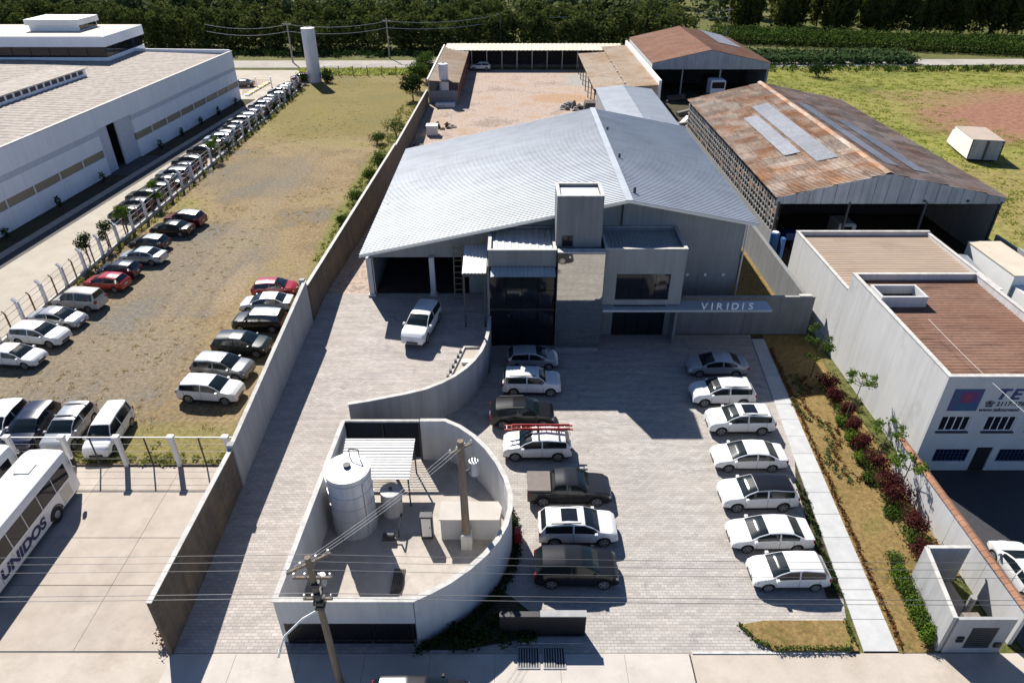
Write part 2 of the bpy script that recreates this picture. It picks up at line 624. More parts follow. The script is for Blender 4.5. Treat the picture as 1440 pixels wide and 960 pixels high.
field_mat("lot_ground", [(0.22, (0.22, 0.18, 0.09)), (0.36, GRA), (0.45, OCH), (0.54, DRY), (0.66, (0.27, 0.225, 0.09)), (0.8, GRN)], 0.11, 2.6,
          spots=[(-30, 128, 18, 26, (0.19, 0.165, 0.045), 0.7), (-34, 44, 9, 9, (0.215, 0.195, 0.165), 0.5), (-31, 62, 7, 11, (0.195, 0.18, 0.155), 0.55), (-30.2, 74, .9, 30, (0.29, 0.23, 0.15), 0.45), (-28.4, 74, .9, 30, (0.29, 0.23, 0.15), 0.45),
                 (-26, 57, 1.2, 5, (0.34, 0.255, 0.165), 0.6), (-18.3, 80, 2.4, 30, (0.17, 0.18, 0.045), 0.8), (-33, 88, 8, 9, (0.18, 0.165, 0.13), 0.45),
                 (-22, 34.5, 9, 2.2, (0.21, 0.19, 0.06), 0.7)])
field_mat("field_ground", [(0.25, (0.09, 0.105, 0.025)), (0.40, (0.165, 0.175, 0.04)), (0.52, (0.235, 0.23, 0.055)), (0.64, (0.25, 0.215, 0.075)), (0.8, (0.27, 0.18, 0.10))], 0.06, 1.4,
          spots=[(102, 118, 33, 22, (0.285, 0.14, 0.098), 0.92), (80, 133, 12, 6, (0.25, 0.175, 0.09), 0.6), (62, 80, 9, 14, (0.27, 0.20, 0.09), 0.5)], ps=1.1)
field_mat("terrain_ground", [(0.3, (0.07, 0.085, 0.025)), (0.5, (0.12, 0.125, 0.04)), (0.7, (0.17, 0.15, 0.06))], 0.05, 0.8)
field_mat("yard_dirt", [(0.25, (0.27, 0.21, 0.17)), (0.40, (0.36, 0.285, 0.235)), (0.5, (0.46, 0.365, 0.305)), (0.6, (0.42, 0.32, 0.25)), (0.72, (0.43, 0.28, 0.175))], 0.17, 1.6,
          spots=[(16, 148, 5.5, 7, (0.36, 0.35, 0.33), 0.85), (9, 132, 6, 4, (0.42, 0.255, 0.14), 0.7)])
field_mat("garden_soil", [(0.25, (0.11, 0.11, 0.03)), (0.42, (0.225, 0.155, 0.06)), (0.55, (0.26, 0.18, 0.075)), (0.75, (0.17, 0.15, 0.045))], 0.35, 3.0)
field_mat("dark_soil", [(0.3, (0.05, 0.042, 0.03)), (0.5, (0.085, 0.07, 0.045)), (0.7, (0.06, 0.065, 0.025))], 0.5, 3.0)
mat("yard_floor", (0.50, 0.45, 0.40), 0.9, var=(0.39, 0.35, 0.31), vs=0.9, bump=0.12, bs=6, spec=0.25, c3=(0.28, 0.245, 0.215), s3=0.6, t3=(0.5, 0.75))
mat("asphalt_shade", (0.085, 0.078, 0.072), 0.9, var=(0.06, 0.055, 0.052), vs=1.5, bump=0.1, c3=(0.12, 0.105, 0.09), s3=0.4, t3=(0.5, 0.7))  # dark paving colour, with the factory facade's shadow painted in
mat("plaster_light", (0.52, 0.525, 0.53), 0.9, var=(0.46, 0.465, 0.47), vs=1.2, stretch=(1, 1, 0.3), bump=0.08, bs=20, spec=0.25)
mat("plaster_grey", (0.40, 0.40, 0.40), 0.9, var=(0.345, 0.345, 0.345), vs=1.2, stretch=(1, 1, 0.3), bump=0.08, bs=20, spec=0.25)
mat("plaster_pale", (0.62, 0.615, 0.60), 0.9, var=(0.55, 0.545, 0.53), vs=0.9, stretch=(1, 1, 0.3), bump=0.08, bs=20, spec=0.25, c3=(0.40, 0.385, 0.36), s3=0.35, t3=(0.58, 0.8))
mat("plaster_dark", (0.225, 0.23, 0.235), 0.85, var=(0.185, 0.19, 0.195), vs=1.0, stretch=(1, 1, 0.4), bump=0.06, bs=20)
mat("plaster_mid", (0.31, 0.31, 0.305), 0.9, var=(0.265, 0.265, 0.26), vs=1.0, stretch=(1, 1, 0.35), bump=0.06, bs=20)
mat("block_brown", (0.145, 0.115, 0.085), 0.95, var=(0.09, 0.072, 0.055), vs=2.0, stretch=(1, 1, 2.5), bump=0.3, bs=7, c3=(0.19, 0.135, 0.08), s3=0.4, t3=(0.5, 0.7))
mat("coping", (0.62, 0.60, 0.56), 0.85, var=(0.5, 0.48, 0.45), vs=2.0, bump=0.05)
mat("terracotta", (0.33, 0.17, 0.10), 0.9, var=(0.26, 0.125, 0.07), vs=3.0, bump=0.15, bs=14, rnd=0.15)
mat("canvas", (0.215, 0.185, 0.165), 0.95, var=(0.18, 0.155, 0.14), vs=3.0, bump=0.1)
mat("white_paint", (0.82, 0.815, 0.80), 0.6, var=(0.76, 0.755, 0.74), vs=0.6)
mat("facade_white", (0.84, 0.85, 0.87), 0.75, var=(0.77, 0.785, 0.81), vs=0.35, stretch=(1, 1, 0.3), bump=0.03)
mat("facade_band", (0.48, 0.50, 0.54), 0.7, var=(0.58, 0.60, 0.64), vs=2.5)
mat("beige_glass", (0.30, 0.25, 0.15), 0.35, var=(0.23, 0.20, 0.13), vs=0.3)
mat("metal_roof", (0.47, 0.505, 0.54), 0.5, var=(0.40, 0.425, 0.455), vs=0.5, stretch=(0.25, 2.6, 1), metal=0.25, spec=0.5)
mat("metal_roof_pale", (0.46, 0.495, 0.53), 0.5, var=(0.415, 0.45, 0.485), vs=0.5, stretch=(0.25, 2.6, 1), metal=0.25)
mat("metal_roof_white", (0.72, 0.71, 0.69), 0.5, var=(0.64, 0.63, 0.60), vs=0.8, metal=0.1)
mat("flashing", (0.66, 0.66, 0.66), 0.4, metal=0.4)
mat("galvanised", (0.40, 0.42, 0.45), 0.5, var=(0.33, 0.35, 0.38), vs=1.2, metal=0.5)
mat("galv_sheet", (0.42, 0.43, 0.46), 0.55, var=(0.35, 0.36, 0.39), vs=0.8, metal=0.2, rnd=0.1)
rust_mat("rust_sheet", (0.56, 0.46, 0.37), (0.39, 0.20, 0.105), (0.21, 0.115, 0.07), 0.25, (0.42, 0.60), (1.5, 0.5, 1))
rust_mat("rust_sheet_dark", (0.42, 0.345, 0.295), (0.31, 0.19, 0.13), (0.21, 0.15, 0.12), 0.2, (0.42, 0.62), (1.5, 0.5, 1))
rust_mat("rust_roof", (0.28, 0.16, 0.11), (0.20, 0.085, 0.05), (0.11, 0.055, 0.038), 0.22, (0.35, 0.65), (0.4, 1.6, 1))
rust_mat("carport_roof", (0.46, 0.37, 0.28), (0.34, 0.22, 0.13), (0.24, 0.17, 0.12), 0.15, (0.45, 0.65), (0.4, 1.4, 1))
rust_mat("brown_roof", (0.215, 0.125, 0.088), (0.155, 0.075, 0.05), (0.055, 0.03, 0.024), 0.18, (0.40, 0.66), (0.16, 0.75, 1))
mat("tan_roof", (0.42, 0.32, 0.235), 0.75, var=(0.33, 0.245, 0.18), vs=1.0, stretch=(0.3, 2.2, 1), bump=0.05, c3=(0.30, 0.205, 0.15), s3=0.3, t3=(0.52, 0.75))
mat("factory_roof", (0.45, 0.395, 0.34), 0.9, var=(0.25, 0.215, 0.185), vs=1.1, stretch=(1.1, 0.9, 1), bump=0.3, bs=3, c3=(0.30, 0.25, 0.205), s3=0.5, t3=(0.52, 0.72))
mat("beige_roof", (0.60, 0.52, 0.41), 0.8, var=(0.5, 0.43, 0.34), vs=0.6)
mat("tan_sheet", (0.46, 0.37, 0.30), 0.8, var=(0.38, 0.30, 0.24), vs=0.8)
mat("cream_roof", (0.66, 0.60, 0.42), 0.7, var=(0.55, 0.50, 0.36), vs=0.5)
mat("glass_dark", (0.012, 0.014, 0.02), 0.06, spec=0.4)
mat("glass_green", (0.008, 0.014, 0.016), 0.13, spec=0.55)
mat("mirror_glass", (0.60, 0.60, 0.565), 0.035, metal=1.0, var=(0.53, 0.53, 0.50), vs=4.0, bump=0.004, bs=1.2)
mat("black_metal", (0.012, 0.012, 0.014), 0.45)
mat("dark_grey", (0.05, 0.05, 0.055), 0.6, var=(0.035, 0.035, 0.04), vs=3.0)
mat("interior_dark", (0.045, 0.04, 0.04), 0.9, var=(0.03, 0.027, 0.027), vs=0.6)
mat("rubber", (0.016, 0.016, 0.017), 0.85)
mat("rim_metal", (0.42, 0.43, 0.45), 0.35, metal=0.7)
mat("lamp_glass", (0.65, 0.68, 0.7), 0.12, spec=0.8)
mat("tail_red", (0.30, 0.012, 0.012), 0.2)
mat("plate", (0.6, 0.6, 0.6), 0.5)
mat("tank_steel", (0.62, 0.64, 0.67), 0.42, var=(0.53, 0.55, 0.59), vs=1.5, stretch=(1, 1, 0.5), metal=0.25, bump=0.03, bs=5)
mat("tank_white", (0.68, 0.68, 0.70), 0.55, var=(0.58, 0.58, 0.62), vs=0.9, stretch=(1, 1, 0.3))
mat("pole_wood", (0.25, 0.195, 0.135), 0.9, var=(0.16, 0.125, 0.09), vs=6.0, stretch=(1, 1, 0.2), bump=0.3, bs=12)
mat("pole_concrete", (0.34, 0.31, 0.27), 0.9, var=(0.26, 0.235, 0.205), vs=3.0, bump=0.1)
mat("wire", (0.10, 0.10, 0.105), 0.5)
mat("wire_pale", (0.62, 0.62, 0.60), 0.4, metal=0.2)
mat("insulator", (0.62, 0.60, 0.56), 0.25)
mat("red_paint", (0.42, 0.03, 0.02), 0.4, var=(0.33, 0.025, 0.02), vs=3.0)
mat("blue_paint", (0.02, 0.09, 0.26), 0.6, var=(0.03, 0.13, 0.33), vs=2.0)
mat("blue_letter", (0.02, 0.045, 0.16), 0.6)
mat("navy_letter", (0.025, 0.03, 0.10), 0.5)
mat("black_letter", (0.03, 0.03, 0.045), 0.7)
mat("logo_blue", (0.03, 0.07, 0.20), 0.6, var=(0.02, 0.10, 0.16), vs=2.0)
mat("logo_red", (0.25, 0.03, 0.06), 0.6, var=(0.18, 0.03, 0.11), vs=2.0)
mat("logo_purple", (0.10, 0.04, 0.16), 0.6)
mat("yellow_paint", (0.60, 0.44, 0.08), 0.7)
mat("trunk", (0.10, 0.075, 0.05), 0.95, var=(0.06, 0.045, 0.03), vs=8.0, stretch=(1, 1, 0.3), bump=0.3)
mat("debris", (0.13, 0.10, 0.085), 0.95, var=(0.05, 0.04, 0.035), vs=2.0, bump=0.3, c3=(0.26, 0.21, 0.17), s3=1.4, t3=(0.55, 0.65))
mat("rubble", (0.24, 0.21, 0.185), 0.95, var=(0.17, 0.145, 0.125), vs=3.0, bump=0.3, rnd=0.2)
leaf_mat("leaf_forest", (0.05, 0.065, 0.02), (0.115, 0.135, 0.036), (0.21, 0.20, 0.06), 0.25, 0.22)
leaf_mat("leaf_forest_far", (0.10, 0.125, 0.055), (0.17, 0.20, 0.08), (0.23, 0.24, 0.105), 0.25, 0.12)
leaf_mat("leaf_bamboo", (0.06, 0.075, 0.02), (0.13, 0.135, 0.035), (0.19, 0.175, 0.05), 0.4)
leaf_mat("leaf_dark", (0.018, 0.036, 0.012), (0.04, 0.072, 0.02), None, 0.25)
leaf_mat("leaf_mid", (0.04, 0.075, 0.018), (0.085, 0.13, 0.026), (0.12, 0.16, 0.035), 0.3)
leaf_mat("leaf_bright", (0.065, 0.12, 0.018), (0.14, 0.21, 0.03), (0.19, 0.24, 0.05), 0.35)
leaf_mat("leaf_crop", (0.05, 0.09, 0.03), (0.10, 0.155, 0.06), (0.15, 0.20, 0.09), 0.3)
leaf_mat("leaf_red", (0.05, 0.018, 0.018), (0.115, 0.026, 0.03), (0.15, 0.05, 0.045), 0.3)
leaf_mat("leaf_rust", (0.10, 0.045, 0.018), (0.18, 0.075, 0.03), (0.07, 0.09, 0.02), 0.2)
leaf_mat("leaf_grass", (0.20, 0.22, 0.055), (0.30, 0.30, 0.08), (0.38, 0.34, 0.14), 0.55)
leaf_mat("leaf_dry", (0.33, 0.27, 0.12), (0.42, 0.34, 0.17), (0.26, 0.25, 0.07), 0.6)
leaf_mat("leaf_field", (0.25, 0.29, 0.06), (0.34, 0.37, 0.085), (0.42, 0.41, 0.13), 0.6)
PAINTS = dict(white=(0.74, 0.74, 0.735), silver=(0.42, 0.43, 0.45), grey=(0.20, 0.21, 0.22), black=(0.010, 0.010, 0.012), navy=(0.012, 0.018, 0.045),
              red=(0.36, 0.012, 0.02), maroon=(0.13, 0.012, 0.02), iceblue=(0.42, 0.50, 0.55), green=(0.018, 0.028, 0.028), charcoal=(0.02, 0.02, 0.023), beige=(0.50, 0.47, 0.42))
for k_, c_ in PAINTS.items():
    mat("paint_" + k_, c_, 0.32 if k_ in ("white", "beige") else 0.25, coat=0.25 if k_ in ("black", "charcoal", "navy", "green") else 0.6, metal=0.35 if k_ in ("silver", "grey", "iceblue") else 0.0, spec=0.5)

for nm_, am_ in (("plaster_grey", .24), ("plaster_pale", .16), ("plaster_dark", .26), ("plaster_mid", .22), ("facade_white", .10), ("block_brown", .4), ("tank_steel", .25), ("tank_white", .22), ("galv_sheet", .3), ("metal_roof_white", .25), ("coping", .35)):
    streaks(nm_, am_)
for nm_ in ("metal_roof", "metal_roof_pale"):
    streaks(nm_, .22, .35, .35)

# ================================================================== GROUND AND ROADS
g = MB()
xs = [-1500, -400, -120, 120, 400, 1500]
ys = [-300, 0, 170, 260, 420, 2500]
struct(MB().sheet([(-1500, -300), (1500, -300), (1500, 2500), (-1500, 2500)], -0.06), "terrain", "terrain_ground")
# wooded hills behind, rising gently away from the road
nx, ny = 40, 14
hv, hf = [], []
for j in range(ny + 1):
    for i in range(nx + 1):
        X = -620 + 1240 * i / nx
        Y = 225 + 620 * j / ny
        t = j / ny
        Z = -0.3 + 26 * t ** 1.3 * (1 + 0.3 * math.sin(X * 0.011 + 1)) + 2.0 * t * math.sin(X * 0.03 + j)
        hv.append((X, Y, Z))
for j in range(ny):
    for i in range(nx):
        a = j * (nx + 1) + i
        hf.append((a, a + 1, a + nx + 2, a + nx + 1))
hm = MB()
hm.add(hv, hf)
struct(hm, "hills", "terrain_ground")
def hill_z(X, Y):
    t = max(0.0, (Y - 225) / 620)
    return -0.3 + 26 * t ** 1.3 * (1 + 0.3 * math.sin(X * 0.011 + 1)) if Y > 225 else 0.0

struct(MB().sheet([(-120, 0), (120, 0), (120, 19.55), (-16.3, 19.55), (-120, 19.4)], -0.012), "street", "concrete_pale")
struct(MB().sheet([(-41.6, 32.55), (-16.4, 32.55), (-15.3, 152), (-41.6, 152)], 0.0), "gravel_lot", "lot_ground")
struct(MB().sheet([(-60, 30), (-41.7, 30), (-41.7, 158), (-47, 158), (-62, 158)], 0.006), "factory_driveway", "road_pale")
struct(MB().sheet([(-230, 159), (40, 161.5), (230, 169), (230, 173.5), (40, 169.5), (-230, 168.5)], 0.004), "back_road", "road_grey")
struct(MB().sheet([(-46.5, 152.1), (-15.5, 152.1), (-15.5, 158.8), (-46.5, 158.8)], 0.002), "road_verge", "field_ground")
struct(MB().sheet([(48.3, 60), (230, 60), (230, 161.5), (48.3, 161.5)], 0.0), "grass_field", "field_ground")
struct(MB().sheet([(-15.2, 79), (25.7, 79), (25.7, 158.5), (-15.2, 158.5)], 0.004), "dirt_yard", "yard_dirt")
struct(MB().sheet([(25.8, 55), (48.2, 55), (48.2, 158), (25.8, 158)], 0.002), "workshop_yard", "dark_soil")
# parking yard of pavers
walkL = lambda y: 16.8 + (y - 19.5) * 0.105
walkR = lambda y: 18.45 + (y - 19.5) * 0.082
park = [(-10.6, 19.56), (16.2, 19.56), (walkL(23), 23), (walkL(48.3), 48.3), (-1.7, 48.3), (-1.7, 43), (-2.7, 40), (-4, 38.2), (-6, 36.6), (-10.6, 35), (-10.6, 33)]
struct(MB().sheet(park, 0.0), "parking_yard", "pavers")
DZ = lambda y: max(0.004, min(2.4, .0787 * (y - 19.5)))
struct(MB().sheet([(-16.35, 19.56), (-10.6, 19.56), (-10.6, 36.2), (-16.35, 36.2)], [0.004, 0.004, DZ(36.2), DZ(36.2)]), "ramp", "pavers_deck")
deck = [(-16.35, 36.2), (-10.6, 36.2), (-10.6, 35.25), (-8.2, 35.95), (-5.7, 36.8), (-3.95, 38.3), (-2.8, 40.15), (-1.9, 42.9), (-1.75, 46.4), (-1.75, 51.1), (-16.3, 51.1)]
struct(MB().sheet(deck, [DZ(q[1]) for q in deck]), "upper_deck", "pavers_deck")
struct(MB().sheet([(-16.3, 51.1), (-11.9, 51.1), (-11.9, 79), (-15.6, 79)], [2.396, 2.396, 0.3, 0.3]), "side_strip", "yard_dirt")
struct(MB().sheet([(walkR(19.5) + .02, 19.56), (20.3, 19.56), (21.1, 24.0), (24.2, 24), (24.3, 48.3), (walkR(48.3) + .02, 48.3)], 0.01), "garden_bed", "garden_soil")
struct(MB().sheet([(16.2, 22.6), (walkL(22.6) - .02, 22.6), (walkL(33) - .02, 33), (walkL(31) - 0.45, 31), (walkL(28) - 0.6, 28)], 0.012), "planting_strip", "dark_soil")
struct(MB().sheet([(19.0, 48.6), (24.5, 48.6), (25.0, 80), (19.0, 80)], 0.006), "side_yard", "garden_soil")
struct(MB().sheet([(24.5, 19.3), (42, 19.3), (42, 32), (24.5, 32)], 0.004), "front_yard", "dark_grey")
struct(MB().sheet([(-4.3, 19.7), (-2.4, 19.7), (1.2, 20.4), (1.2, 21.6), (-0.6, 23.2), (0.35, 25.5), (0.35, 28), (-1.2, 31.3), (-3.9, 33.6), (-4.4, 33.1), (-4.3, 30)], 0.012), "planter_soil", "dark_soil")

# concrete apron of the bus yard: slabs with recessed joints
by = struct(MB().sheet([(-60, 18.0), (-16.45, 18.0), (-16.45, 32.5), (-60, 32.5)], -0.03), "bus_yard", "concrete_slab")
ycuts = [32.45, 30.35, 26.6, 23.4, 19.62]
xcuts = [-16.5, -21.0, -25.6, -30.2, -34.8, -39.4, -44.0]
for j in range(4):
    for i in range(6):
        b = MB().bbox(xcuts[i + 1] + 0.005, xcuts[i] - 0.005, ycuts[j + 1] + 0.012, ycuts[j] - 0.012, -0.1, 0.012 + 0.006 * random.random(), 0.012)
        o = build(b, "slab", "concrete_slab", by)
# walkway slabs
wk = struct(MB().sheet([(walkL(19.6), 19.6), (walkR(19.6), 19.6), (walkR(48), 48), (walkL(48), 48)], 0.014), "walkway", "dark_soil")
yy = 19.62
while yy < 47.5:
    y1 = min(yy + 1.75, 48)
    p = [(walkL(yy), yy), (walkR(yy), yy), (walkR(y1 - .03), y1 - .03), (walkL(y1 - .03), y1 - .03)]
    build(MB().prism(p, 0.0, 0.05 + 0.006 * random.random()), "slab", "walk_slab", wk)
    yy = y1
# pale crossover slab on the pavement, front of the ramp
ap = struct(MB().sheet([(-16.2, 17.6), (8.5, 17.6), (8.5, 19.5), (-16.2, 19.5)], -0.006), "pavement", "dark_soil")
for i in range(8):
    build(MB().bbox(-16.2 + i * 3.08, -16.2 + (i + 1) * 3.08 - .012, 16.0, 19.5, -0.1, 0.008 + .002 * random.random(), 0.005), "slab", "pave_slab", ap)
# thin kerb line between street and lots
kb = struct(MB().box(8.6, 16.1, 19.5, 19.62, -0.05, 0.03), "kerb", "coping")
# front island with grass and a low edge
isl = [G(1038, 880), G(1075, 873.5), G(1190, 873.5), G(1207, 916), G(1090, 916), G(1062, 901)]
struct(MB().prism(isl, 0.0, 0.10), "grass_island", "garden_soil")

# ================================================================== MAIN WAREHOUSE
wh = thing("warehouse", "large warehouse with ribbed silver gable roof and open dark loading bay", "warehouse", (3, 63, 0))
RX, RZ, LX, LZ, EX, EZ, Y0, Y1 = 8.9, 11.25, -12.15, 6.7, 19.25, 9.3, 49.35, 77.7
r1 = build(MB().corr((LX, Y0, LZ), (LX, Y1, LZ), (RX, Y0, RZ), (RX, Y1, RZ), 0.36, 0.05), "roof", "metal_roof", wh)
r2 = build(MB().corr((EX, Y0, EZ), (EX, Y1, EZ), (RX, Y0, RZ), (RX, Y1, RZ), 0.36, 0.05), "roof", "metal_roof_pale", wh)
build(MB().prism([(RX - .28, Y0 - .03), (RX + .28, Y0 - .03), (RX + .28, Y1 + .03), (RX - .28, Y1 + .03)], RZ + .04, RZ + .10), "ridge_cap", "metal_roof_pale", wh)
build(MB().add([(LX, Y0 - .02, LZ - .16), (RX, Y0 - .02, RZ - .14), (RX, Y0 - .02, RZ + .07), (LX, Y0 - .02, LZ + .07)], [(0, 1, 2, 3)])
      .add([(RX, Y0 - .02, RZ - .14), (EX, Y0 - .02, EZ - .16), (EX, Y0 - .02, EZ + .07), (RX, Y0 - .02, RZ + .07)], [(0, 1, 2, 3)]), "verge_trim", "flashing", wh)
YF = 51.15
def rz_at(x): return LZ + (RZ - LZ) * (x - LX) / (RX - LX) if x < RX else RZ + (EZ - RZ) * (x - RX) / (EX - RX)
def gable(m, x0, x1, zb, y, t=0.2):
    pts = [x0] + ([RX] if x0 < RX < x1 else []) + [x1]
    poly = [(x, rz_at(x) - .06) for x in pts]
    n = len(pts)
    vs = [(x0, y, zb), (x1, y, zb)] + [(x, y, z) for x, z in reversed(poly)]
    k = len(vs)
    vs += [(a, y + t, c) for a, b_, c in vs]
    fs = [tuple(range(k)), tuple(range(2 * k - 1, k - 1, -1))] + [((i + 1) % k, i, k + i, k + (i + 1) % k) for i in range(k)]
    m.add(vs, fs)
fw = MB()
gable(fw, -11.75, -3.6, 5.75, YF)
gable(fw, -3.6, 18.75, 2.4, YF)
fw.box(4.0, 18.75, YF, YF + .2, 0, 2.4)
build(fw, "front_wall", "plaster_mid", wh)
rw = MB()
gable(rw, -11.75, 18.75, 0, 77.3)
build(rw, "rear_wall", "plaster_mid", wh)
build(MB().box(-11.75, -11.55, YF + .2, 77.3, 0.2, 6.6), "side_wall", "plaster_mid", wh)
build(MB().box(18.55, 18.75, YF + .2, 77.3, 0, 9.2), "side_wall", "plaster_mid", wh)
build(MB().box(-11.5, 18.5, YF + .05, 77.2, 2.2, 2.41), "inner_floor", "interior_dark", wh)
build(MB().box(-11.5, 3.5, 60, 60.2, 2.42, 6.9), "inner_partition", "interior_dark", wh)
for x in (-11.75, -6.6):
    c = MB().bar((x, YF - .3, 2.4), (x, YF - .3, 5.9), 0.42, 0.42)
    c.box(x - .32, x + .32, YF - .62, YF + .02, 2.4, 2.55)
    build(c, "column", "plaster_pale", wh)
dd = MB().box(3.9, 4.0, Y0 - .12, Y0 - .02, 8.5, 10.4)
for x in (8.75,):
    build(MB().cyl((x, YF - .12, 8.6), (x, YF - .12, RZ - .1), 0.06), "downpipe", "dark_grey", wh)
build(MB().cyl((18.9, YF - .1, 0), (18.9, YF - .1, 9.1), 0.07), "downpipe", "flashing", wh)
for x in (14.6, 16.1, 17.6):
    l = build(MB().box(x - .11, x + .11, YF - .16, YF, 4.1, 4.32), "wall_lamp", "white_paint", wh)
for k in range(3):
    build(MB().box(RX + .6 + k * .0, RX + .8, Y0 + 2.0 + k * 9, Y0 + 2.1 + k * 9, rz_at(RX + .7) + .03, rz_at(RX + .7) + .5 - k * .1), "roof_vent", "dark_grey", wh)

# office wing in front of it
of = thing("office_building", "dark grey two storey office wing with mirror glass panel and stair tower", "building", (5, 48, 0))
YO = 46.5
# left block: fascia ring parapet, metal roof, awning, dark glass
def parapet_block(x0, x1, y0, y1, zt, zr, h, m, name="upper_wall"):
    b = MB()
    b.wall([(x0 + .1, y0 + .1), (x1 - .1, y0 + .1), (x1 - .1, y1 - .1), (x0 + .1, y1 - .1)], 0.2, zt - h, zt, closed=True)
    o = build(b, name, m, of)
    build(MB().wall([(x0 + .1, y0 + .1), (x1 - .1, y0 + .1), (x1 - .1, y1 - .1), (x0 + .1, y1 - .1)], 0.26, zt + .002, zt + .05, closed=True), "coping", "coping", of)
    return o
parapet_block(-1.8, 3.32, YO, 51.05, 8.5, 7.6, 1.3, "plaster_dark")
build(MB().corr((-1.58, YO + .25, 8.24), (3.1, YO + .25, 8.24), (-1.58, 50.8, 8.36), (3.1, 50.8, 8.36), 0.55, 0.05), "roof", "metal_roof_white", of)
build(MB().corr((-1.6, YO - 1.0, 6.82), (3.25, YO - 1.0, 6.82), (-1.6, YO - .0, 7.14), (3.25, YO - .0, 7.14), 0.3, 0.035), "awning", "metal_roof_pale", of)
build(MB().box(-1.75, 3.3, YO + .3, YO + .45, 0, 7.18), "rear_screen", "interior_dark", of)
for i in range(4):                                       # dark glazing, four bays by four rows of panes
    for j in range(4):
        xa, xb = -1.72 + i * 1.25, -1.72 + (i + 1) * 1.25 - .05
        za, zb = 0.06 + j * 1.68, 0.06 + (j + 1) * 1.68 - .05
        yy = YO + .12 + 0.006 * random.uniform(-1, 1)
        build(MB().box(xa, xb, yy, yy + .03, za, zb), "pane", "glass_dark", of)
build(MB().box(-1.8, 3.32, YO + .08, YO + .2, 3.3, 3.5), "transom", "black_metal", of)
build(MB().box(-1.9, -1.74, YO, 51, 0, 7.2), "side_wall", "plaster_dark", of)
# mirror panel between the blocks
mp_ = thing
for i in range(3):
    for j in range(5):
        x0, x1 = 3.46 + i * 1.16, 3.46 + (i + 1) * 1.16 - .004
        z0, z1 = 0.25 + j * 1.62, 0.25 + (j + 1) * 1.62 - .004
        build(MB().box(x0, x1, YO - .32, YO - .28, z0, z1), "mirror_pane", "mirror_glass", of)
build(MB().box(3.42, 6.96, YO - .27, YO + .3, 0, 8.42), "panel_core", "plaster_dark", of)
build(MB().box(3.40, 6.98, YO - .34, YO + .32, 8.423, 8.50), "coping", "coping", of)
build(MB().box(3.38, 6.9, YO - .6, YO - .33, 0, 0.22), "plinth", "plaster_mid", of)
build(MB().corr((3.5, YO + .4, 8.0), (6.9, YO + .4, 8.0), (3.5, 51, 8.15), (6.9, 51, 8.15), 0.3, .035), "roof", "metal_roof_pale", of)
# right block
parapet_block(7.0, 13.15, YO + .2, 51.08, 8.5, 7.6, 0.95, "plaster_mid", "parapet")
wl = MB().box(7.0, 8.0, YO + .2, YO + .4, 3.75, 7.55).box(12.15, 13.15, YO + .2, YO + .4, 3.75, 7.55).box(8.0, 12.15, YO + .2, YO + .4, 6.45, 7.55).box(8.0, 12.15, YO + .2, YO + .4, 3.75, 4.2)
build(wl, "upper_wall", "plaster_mid", of)
build(MB().box(12.95, 13.15, YO + .4, 51.1, 0, 7.55), "side_wall", "plaster_dark", of)
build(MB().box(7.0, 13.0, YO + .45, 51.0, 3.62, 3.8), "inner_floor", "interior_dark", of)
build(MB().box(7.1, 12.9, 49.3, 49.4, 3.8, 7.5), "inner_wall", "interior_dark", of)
wn = build(MB().box(8.0, 12.15, YO + .33, YO + .39, 4.2, 4.26).box(8.0, 12.15, YO + .33, YO + .39, 6.39, 6.45).box(8.0, 8.06, YO + .33, YO + .39, 4.26, 6.39).box(12.09, 12.15, YO + .33, YO + .39, 4.26, 6.39), "window", "black_metal", of)
for i in range(4):
    build(MB().box(8.07 + i * 1.01, 8.07 + (i + 1) * 1.01 - .03, YO + .35, YO + .37, 4.27, 6.38), "pane", "glass_dark", wn)
build(MB().corr((7.2, YO + .5, 8.0), (12.95, YO + .5, 8.0), (7.2, 50.9, 8.2), (12.95, 50.9, 8.2), 0.3, .04), "roof", "metal_roof_pale", of)
# ground floor, set back
lw = MB().box(7.0, 8.2, 48.3, 48.5, 0, 3.5).box(12.5, 13.7, 48.3, 48.5, 0, 3.5).box(8.2, 12.5, 48.3, 48.5, 2.6, 3.5)
build(lw, "lower_wall", "plaster_dark", of)
dr = build(MB().box(8.2, 12.5, 48.38, 48.44, 2.5, 2.6).box(8.2, 8.28, 48.38, 48.44, 0, 2.5).box(12.42, 12.5, 48.38, 48.44, 0, 2.5).box(8.28, 12.42, 48.38, 48.44, 0, .07), "door", "black_metal", of)
for i in range(4):
    build(MB().box(8.3 + i * 1.03, 8.3 + (i + 1) * 1.03 - .04, 48.4, 48.42, .08, 2.49), "pane", "glass_dark", dr)
build(MB().box(7.0, 13, 49.5, 49.6, 0, 3.5), "inner_wall", "interior_dark", of)
# stair tower
tw = MB().wall([(3.4, 47.35), (6.6, 47.35), (6.6, 50.0), (3.4, 50.0)], 0.2, 7.9, 12.4, closed=True)
tw.box(3.45, 6.55, 47.4, 49.95, 11.85, 11.95)
tw_o = build(tw, "stair_tower", "plaster_dark", of)
build(MB().wall([(3.4, 47.35), (6.6, 47.35), (6.6, 50.0), (3.4, 50.0)], 0.26, 12.402, 12.46, closed=True), "coping", "coping", tw_o)
build(MB().box(3.55, 6.45, 47.5, 49.85, 11.955, 12.2), "tower_roof", "white_paint", tw_o)
build(MB().box(3.75, 4.55, 47.2, 47.246, 8.55, 9.35), "tower_window", "glass_dark", tw_o)
build(MB().box(3.7, 4.6, 47.21, 47.248, 8.48, 8.54), "window_sill", "dark_grey", tw_o)
